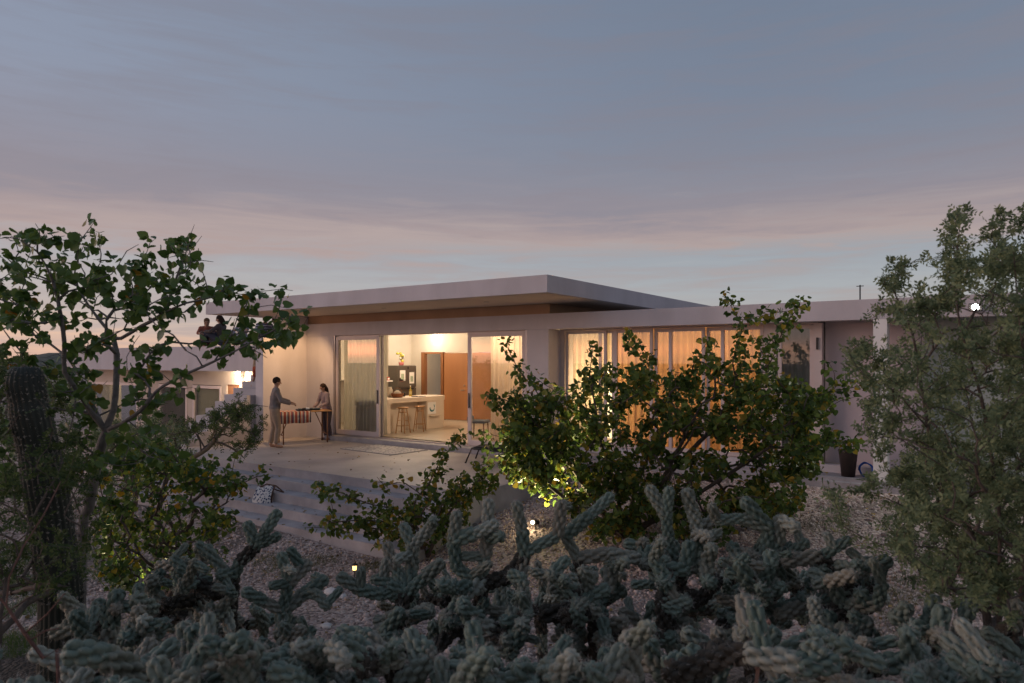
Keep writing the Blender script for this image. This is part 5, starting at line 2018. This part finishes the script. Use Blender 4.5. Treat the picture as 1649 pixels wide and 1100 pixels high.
fr_ = empty('fridge', (-7.6, 3.3, 0), label='dark steel fridge covered with papers behind the counter', cat='fridge')
MB().box(-.42, -.03, .0, .84, .0, 1.80, .01).build('body', FRIDGE, fr_)
MB().box(-.028, .02, .005, .835, 1.10, 1.79, .01).build('door', FRIDGE, fr_)
MB().box(-.028, .02, .005, .835, .05, 1.085, .01).build('door', FRIDGE, fr_)
MB().box(.021, .05, .06, .70, 1.045, 1.075, .004).build('handle', BLACK, fr_)
for (y, z, w_, h_, lab) in ((.20, 1.38, .24, .34, 'white sheet of paper stuck on the fridge door'), (.62, 1.30, .22, .36, 'second paper sheet near the far edge of the fridge'), (.16, 1.26, .16, .12, 'small red printed card under the first sheet'), (.45, 1.62, .05, .09, 'small dark magnet on the fridge door')):
    n_ = empty('note', (-7.578, 3.3 + y, z), label=lab, cat='note')
    MB().box(0, .004, -w_ / 2, w_ / 2, -h_ / 2 + .1, h_ / 2 + .1).build('sheet', PAPER if w_ > .2 else surf('red_card', (.35, .10, .08)) if w_ > .1 else BLACK, n_)
    if w_ > .2:
        MB().box(.0045, .006, -w_ * .3, w_ * .25, -.02, .16).build('print', surf('print_marks', (.35, .42, .30), .9, .6, 60), n_)
fb = empty('flower_pot', (-7.75, 3.62, 1.80), label='yellow and pink paper flowers on top of the fridge', cat='decoration')
MB().lathe([(0, 0), (.07, 0), (.09, .10), (0, .10)], n=16).build('pot', surf('pink_pot', (.45, .14, .14)), fb)
r_ = random.Random(3)
for k in range(9):
    MB().ball((r_.uniform(-.1, .1), r_.uniform(-.14, .14), r_.uniform(.12, .42)), (.05, .05, .045), 8, 6).build('flower', surf('yellow_petal', (.48, .42, .08), .8, .3, 20) if k % 3 else surf('white_petal', (.7, .68, .6)), fb)

def thing_on_counter(name, px, py, d, **k):
    q = at(px, py, d)
    return empty(name, (q[0], q[1], .926), **k)


ba = thing_on_counter('basket', 640, 640, 19.45, label='round woven basket holding cloths on the counter', cat='basket')
MB().lathe([(0, 0), (.13, 0), (.17, .07), (.18, .12), (.165, .12), (.155, .07), (.12, .015), (0, .015)], n=28).build('bowl', surf('wicker', (.26, .10, .045), .8, .4, 60, .6, 90), ba)
MB().ball((.02, -.02, .12), (.12, .10, .07), 12, 8).ball((-.06, .06, .13), (.08, .08, .07), 10, 7).build('cloth', surf('linen_white', (.6, .56, .5), .95, .1, 10, .5, 14), ba)
MB().tube([(-.17 * math.cos(k * math.pi / 12), 0, .11 + .16 * math.sin(k * math.pi / 12)) for k in range(13)], .009, 6).build('handle', WOODD, ba)
bo = thing_on_counter('oil_bottle', 661, 637, 20.2, label='clear bottle of yellow oil standing on the counter before the fridge', cat='bottle')
MB().lathe([(0, 0), (.042, 0), (.045, .02), (.045, .17), (.018, .22), (.016, .28), (0, .28)], n=18).build('bottle', surf('oil_yellow', (.50, .36, .05), .15, .05, spec=.8), bo)
MB().lathe([(.018, .28), (.018, .31), (0, .31)], n=14).build('cap', WHITE, bo)
MB().lathe([(.046, .05), (.046, .14)], n=18).build('label', surf('label_paper', (.6, .5, .2)), bo)
pf = thing_on_counter('photo_stand', 615, 643, 18.8, label='small dark picture frame leaning at the near end of the counter', cat='picture frame')
MB().box(-.015, .015, -.09, .09, 0, .24, .004).build('frame', BLACK, pf)
MB().box(.0155, .018, -.07, .07, .02, .22).build('picture', PAPER, pf)
ja = thing_on_counter('jar', 628, 641, 19.6, label='cream ceramic jar behind the woven basket', cat='jar')
MB().lathe([(0, 0), (.06, 0), (.085, .08), (.08, .20), (.05, .26), (.055, .29), (.045, .29), (0, .27)], n=20).build('body', surf('cream_ceramic', (.6, .54, .46), .4), ja)
for k, (px, lab) in enumerate(((650, 'dark tin standing between the basket and the oil bottle'), (675, 'flat dark tray lying at the far side of the counter'))):
    tn = thing_on_counter('tin' if k == 0 else 'tray', px, 638, 20.0, label=lab, cat='tin' if k == 0 else 'tray')
    if k == 0:
        MB().lathe([(0, 0), (.05, 0), (.05, .10), (0, .10)], n=18).build('body', DARKM, tn)
        MB().lathe([(.052, .10), (.052, .115), (0, .12)], n=18).build('lid', DARKM, tn)
    else:
        MB().box(-.12, .12, -.2, .16, 0, .012, .003).build('base', DARKM, tn)
        MB().box(-.12, .12, -.2, -.19, .012, .03).build('rim', DARKM, tn)
q = at(619, 613, 21.2)
sh = empty('wall_shelf', (q[0], q[1], q[2]), label='small white shelf at the kitchen wall holding a plant and red boxes', cat='shelf')
MB().box(-1.9, .14, -.35, .22, -.03, 0, .004).build('board', WHITE, sh)
pp = empty('potted_plant', (q[0] + -.06, q[1] - .15, q[2]), label='small spiky plant in a pot on the kitchen shelf', cat='plant')
MB().lathe([(0, 0), (.05, 0), (.065, .09), (0, .09)], n=16).build('pot', surf('terracotta', (.35, .13, .07)), pp)
rng = np.random.default_rng(2)
dirs_ = rng.normal(0, .5, (26, 3)) + [0, 0, .9]
RRq = []
for d_ in dirs_:
    y = unit(d_) * rng.uniform(.12, .2)
    x = unit(np.cross(y, rng.normal(0, 1, 3))) * .06
    RRq.append(np.stack([x, y, np.cross(unit(x), y) * .3]))
V_, F_ = instances(EV, EF, np.array(RRq), np.tile([0, 0, .09], (26, 1)))
npmesh('leaves', V_, F_, HEART, pp)
for k in range(2):
    rb = empty('box', (q[0] + .03, q[1] + .08 - .13 * k + .02, q[2] + .0), label=('red printed packet at the far end of the kitchen shelf', 'red printed packet next to the spiky plant')[k], cat='box', group='red packets on the shelf')
    MB().box(-.05, .05, -.05, .05, 0, .11 + .03 * k, .004).build('body', surf('red_packet', (.38, .09, .06)), rb)
    MB().box(.051, .053, -.035, .035, .03, .08).build('label', PAPER, rb)
GREYF = surf('grey_fabric', (.09, .09, .10), .95, .1, 20)
ch = empty('side_chair', (-2.75, 1.15, 0), math.radians(110), label='grey upholstered chair half hidden by the right curtain', cat='chair')
MB().box(-.23, .23, -.23, .23, .40, .47, .02).build('seat', GREYF, ch)
MB().box(-.22, .22, .19, .24, .47, .56, .015).build('backrest', GREYF, ch)
for (x, y) in ((-.2, -.2), (.2, -.2), (-.2, .2), (.2, .2)):
    MB().tube([(x, y, 0), (x * .9, y * .9, .40)], [.012, .018], 8).build('leg', BROWNW, ch)

# ---------------------------------------------------------------- people
def skinm(c):
    m, t, b = newmat('skin')
    b.inputs['Base Color'].default_value = c + (1,)
    b.inputs['Roughness'].default_value = .55
    return m


SKIN = skinm((.36, .20, .13))


def remeshed(mb, name, mat, parent, vox=.009, smooth=6, **k):
    o = mb.build(name, mat, None)
    r_ = o.modifiers.new('r', 'REMESH')
    r_.mode = 'VOXEL'
    r_.voxel_size = vox
    r_.use_smooth_shade = True
    s_ = o.modifiers.new('s', 'SMOOTH')
    s_.iterations = smooth
    s_.factor = .5
    dg = bpy.context.evaluated_depsgraph_get()
    me = bpy.data.meshes.new_from_object(o.evaluated_get(dg))
    old = o.data
    COL.objects.unlink(o)
    bpy.data.objects.remove(o)
    bpy.data.meshes.remove(old)
    for p_ in me.polygons:
        p_.use_smooth = True
    me.name = name
    n_ = bpy.data.objects.new(name, me)
    link(n_, parent)
    return tag(n_, **k)


def hand(mb, wrist, dirv, palm_n, s=1.0):
    d_ = unit(np.array(dirv, float))
    n_ = unit(np.array(palm_n, float) - d_ * (np.array(palm_n, float) @ d_))
    sd = np.cross(d_, n_)
    w = np.array(wrist)
    for u in (-.024, 0, .024):
        mb.tube([w - d_ * .01 + sd * u * .7, w + d_ * .085 * s + sd * u], [.016, .015], 8)
    for k, (u, l_) in enumerate(((-.033, .062), (-.011, .076), (.011, .080), (.033, .070))):
        a_ = w + d_ * .08 * s + sd * u
        b_ = a_ + (d_ * .9 + n_ * .15) * l_ * .5
        c_ = b_ + (d_ * .75 + n_ * .6) * l_ * .5
        mb.tube([a_, b_, c_], [.0095, .0085, .007], 7)
    a_ = w + d_ * .025 + sd * .03
    mb.tube([a_, a_ + (sd * .8 + d_ * .5) * .032, a_ + (sd * .7 + d_ * 1.1) * .055], [.012, .010, .008], 7)


def person(loc, rz, J, label, scale=1.0, top=None, legs=None, hair=None, hairlen=.0, dress=False, hat=False, shorts=False, skin=SKIN, sleeves=1.0, shoes=None, vox=.010):
    """J: joints in the person's own space, facing -Y: pelvis chest neck head, shL elL wrL, shR ..., hipL knL anL, ..."""
    root = empty('person', loc, rz, label=label, cat='person')
    root.scale = (scale,) * 3
    g = {k: np.array(v, float) for k, v in J.items()}
    up = unit(g['head'] - g['neck'])
    face = np.array(J.get('face', (0, -1, 0)), float)
    face = unit(face - up * (face @ up))
    side = np.cross(face, up)
    b_ = MB()
    pel, che, nec, hed = g['pelvis'], g['chest'], g['neck'], g['head']
    mid = (pel + che) / 2
    b_.ball(pel, (.155, .11, .12), 16, 10).ball(mid, (.13, .095, .13), 16, 10).ball(che, (.155, .11, .15), 16, 10).tube([pel, mid, che], [.12, .105, .12], 12)
    b_.tube([che + (nec - che) * .3, nec], [.10, .055], 12).tube([nec - up * .03, nec + up * .09], [.055, .050], 12)
    for s_ in 'LR':
        sh_, el, wr = g['sh' + s_], g['el' + s_], g['wr' + s_]
        b_.tube([nec - up * .02, sh_], [.055, .055], 10).tube([che, sh_], [.10, .06], 10).ball(sh_, .058, 12, 8)
        b_.tube([sh_, el], [.050, .036], 10).ball(el, .038, 10, 7).tube([el, el + (wr - el) * .35, wr], [.037, .038, .024], 10)
        hand(b_, wr, wr - el, J.get('palm', (0, 0, -1)))
        hp, kn, an_ = g['hip' + s_], g['kn' + s_], g['an' + s_]
        b_.tube([hp, hp + (kn - hp) * .4, kn], [.092, .082, .052], 12).ball(hp, .092, 12, 8).ball(kn, .054, 12, 8)
        b_.tube([kn, kn + (an_ - kn) * .35, an_], [.050, .056, .032], 12).ball(an_, .036, 10, 7)
        ft = np.array(J.get('foot' + s_, J.get('foot', (0, -1, 0))), float)
        b_.tube([an_ + [0, 0, -.03], an_ + ft * .10 + [0, 0, -.045], an_ + ft * .17 + [0, 0, -.052]], [.038, .034, .022], 10)
    # head: skull, jaw, nose, ears
    hc = hed
    b_.ball(hc + up * .02 - face * .01, (.078, .092, .098), 16, 12).tube([hc, hc - up * .07 + face * .025], [.070, .045], 12)
    b_.tube([hc + up * .01 + face * .080, hc - up * .028 + face * .108], [.010, .016], 8)
    b_.ball(hc - up * .062 + face * .082, (.024, .016, .010), 8, 6)
    for sg in (-1, 1):
        b_.ball(hc + side * sg * .078 - up * .01, (.012, .022, .032), 8, 6)
        b_.ball(hc + side * sg * .033 + face * .070 + up * .028, (.022, .016, .008), 8, 6)
    remeshed(b_, 'body', skin, root, vox)
    for sg in (-1, 1):
        MB().ball(hc + side * sg * .032 + face * .082 + up * .006, (.009, .009, .007), 8, 6).build('eye', BLACK, root)
    if hair:
        h_ = MB()
        h_.ball(hc + up * .035 - face * .022, (.092, .098, .095), 16, 10)
        if hairlen > 0:
            h_.tube([hc - face * .05, hc - face * .085 - up * .1, hc - face * .10 - up * (.1 + hairlen)], [.085, .075, .04], 12)
        remeshed(h_, 'hair', hair, root, .012, 3)
    if hat:
        q = hc + up * .10
        MB().lathe([(0, .11), (.07, .11), (.085, .08), (.092, .01), (.19, -.005), (.195, -.012), (.09, -.008)], tuple(q), 24).build('hat', hat, root)
    if top:
        t_ = MB()
        e_ = .014
        t_.ball(pel + [0, 0, .03], (.16 + e_, .115 + e_, .11), 16, 10).ball(che, (.155 + e_, .11 + e_, .15 + e_), 16, 10).tube([pel, mid, che], [.125 + e_, .115 + e_, .12 + e_], 12)
        t_.tube([che + (nec - che) * .3, nec], [.105 + e_, .062 + e_], 12)
        for s_ in 'LR':
            sh_, el, wr = g['sh' + s_], g['el' + s_], g['wr' + s_]
            t_.tube([nec - up * .03, sh_], [.05 + e_, .056 + e_], 10).tube([che, sh_], [.10 + e_, .062 + e_], 10).ball(sh_, .060 + e_, 12, 8)
            if sleeves >= 1:
                t_.tube([sh_, el], [.052 + e_, .042 + e_], 10).ball(el, .042 + e_, 10, 7).tube([el, el + (wr - el) * (.9 if sleeves > 1 else .35)], [.041 + e_, .034 + e_], 10)
            else:
                t_.tube([sh_, sh_ + (el - sh_) * sleeves], [.052 + e_, .05 + e_], 10)
        if dress:
            kn = (g['knL'] + g['knR']) / 2
            t_.tube([pel, pel + (kn - pel) * .5, kn], [.16, .19, .22], 16)
        remeshed(t_, 'dress' if dress else 'shirt', top, root, .012, 5)
    if legs:
        l_ = MB()
        e_ = .014
        l_.ball(pel, (.16 + e_, .115 + e_, .12), 16, 10)
        for s_ in 'LR':
            hp, kn, an_ = g['hip' + s_], g['kn' + s_], g['an' + s_]
            l_.tube([hp, hp + (kn - hp) * .4, kn], [.094 + e_, .085 + e_, .056 + e_], 12).ball(hp, .094 + e_, 12, 8)
            if not shorts:
                l_.ball(kn, .057 + e_, 12, 8).tube([kn, kn + (an_ - kn) * .35, kn + (an_ - kn) * .92], [.054 + e_, .060 + e_, .042 + e_], 12)
        remeshed(l_, 'shorts' if shorts else 'trousers', legs, root, .012, 5)
    return root


def standing(armL=((-.24, -.04, 1.12), (-.25, -.14, .90)), armR=((.24, -.04, 1.12), (.25, -.14, .90)), lean=0.0, stride=.0):
    return dict(pelvis=(0, 0, .93), chest=(0, -.01 - lean * .5, 1.24), neck=(0, -lean, 1.44), head=(0, -.02 - lean * 1.25, 1.58),
                shL=(-.175, -lean, 1.38), elL=armL[0], wrL=armL[1], shR=(.175, -lean, 1.38), elR=armR[0], wrR=armR[1],
                hipL=(-.09, 0, .88), knL=(-.10, -.03 - stride, .48), anL=(-.11, .03 - stride, .08), hipR=(.09, 0, .88), knR=(.10, -.02 + stride * .5, .48), anR=(.11, .05 + stride, .08))


def sitting(h=.0, armL=None, armR=None, lean=0.05):
    """on the floor, knees up"""
    return dict(pelvis=(0, 0, .12), chest=(0, -.02 - lean, .44), neck=(0, -.03 - lean * 1.5, .63), head=(0, -.06 - lean * 1.8, .77),
                shL=(-.17, -.02 - lean, .57), elL=(-.25, -.22, .42), wrL=(-.16, -.42, .40), shR=(.17, -.02 - lean, .57), elR=(.25, -.22, .42), wrR=(.16, -.42, .42),
                hipL=(-.09, 0, .12), knL=(-.14, -.42, .42), anL=(-.11, -.55, .08), hipR=(.09, 0, .12), knR=(.14, -.40, .40), anR=(.11, -.58, .08))


cm = lambda n_, c: surf(n_, c, .9, .1, 12, .2, 60, spec=.1)
HAIRD = cm('dark_hair', (.035, .022, .016))
HAIRB = cm('brown_hair', (.12, .07, .04))
person((-6.45, -2.12, TZ), math.radians(150), standing(armL=((-.26, -.12, 1.14), (-.18, -.36, 1.06)), armR=((.26, -.16, 1.16), (.16, -.40, 1.08)), lean=.03, stride=.04),
       'person in a grey top and tan trousers standing at the near end of the table', 1.0, cm('grey_top', (.20, .17, .16)), cm('tan_trousers', (.30, .22, .16)), HAIRD, sleeves=1.2)
person((-6.72, -.28, TZ), math.radians(-10), standing(armL=((-.25, -.16, 1.12), (-.16, -.36, .98)), armR=((.25, -.16, 1.12), (.14, -.38, 1.0)), lean=.10),
       'person with long hair in a mauve top behind the trestle table', .88, cm('mauve_top', (.24, .19, .20)), cm('dark_trousers', (.10, .08, .09)), HAIRD, .16, sleeves=1.2)
person((-8.78, -1.0, 1.04 + .17), math.radians(165), standing(lean=.04, stride=.10), 'child in red shorts climbing the staircase', .62, cm('tan_shirt', (.34, .25, .17)), cm('red_shorts', (.36, .09, .05)), HAIRB, shorts=True, sleeves=.5)
RZ = 2.42
person((-13.75, .62, RZ), math.radians(60), sitting(lean=.10), 'long haired person in a red brown top, leftmost of the people on the roof', 1.05, cm('rust_top', (.28, .10, .07)), cm('brown_trousers', (.12, .08, .07)), HAIRB, .2, sleeves=1.0)
person((-13.0, .72, RZ), math.radians(-60), sitting(lean=.02), 'person in dark clothes sitting second from the left on the roof', 1.15, cm('dark_shirt', (.09, .075, .07)), cm('dark_jeans', (.07, .07, .09)), HAIRD, .1, sleeves=1.2)
person((-11.62, .58, RZ), math.radians(20), sitting(lean=.06), 'person in a pale dress sitting in the middle of the roof group', 1.0, cm('pale_dress', (.42, .40, .46)), cm('pale_skirt', (.42, .40, .46)), HAIRD, .12, sleeves=.5)
person((-10.72, .62, RZ), math.radians(70), sitting(lean=.12), 'person in a striped shirt leaning forward on the roof edge', 1.08,
       stripemat('striped_shirt', [(.10, .09, .12), (.10, .09, .12), (.5, .48, .5)], 'Z', 14), cm('dark_pants', (.06, .06, .07)), HAIRD, sleeves=1.0)
person((-10.30, .85, RZ), math.radians(-20), sitting(lean=.02), 'person wearing a brimmed hat at the right end of the roof group', 1.0, cm('blue_shirt', (.16, .18, .24)), cm('grey_pants', (.12, .12, .13)), HAIRD, hat=cm('dark_felt', (.05, .04, .04)), sleeves=1.0)
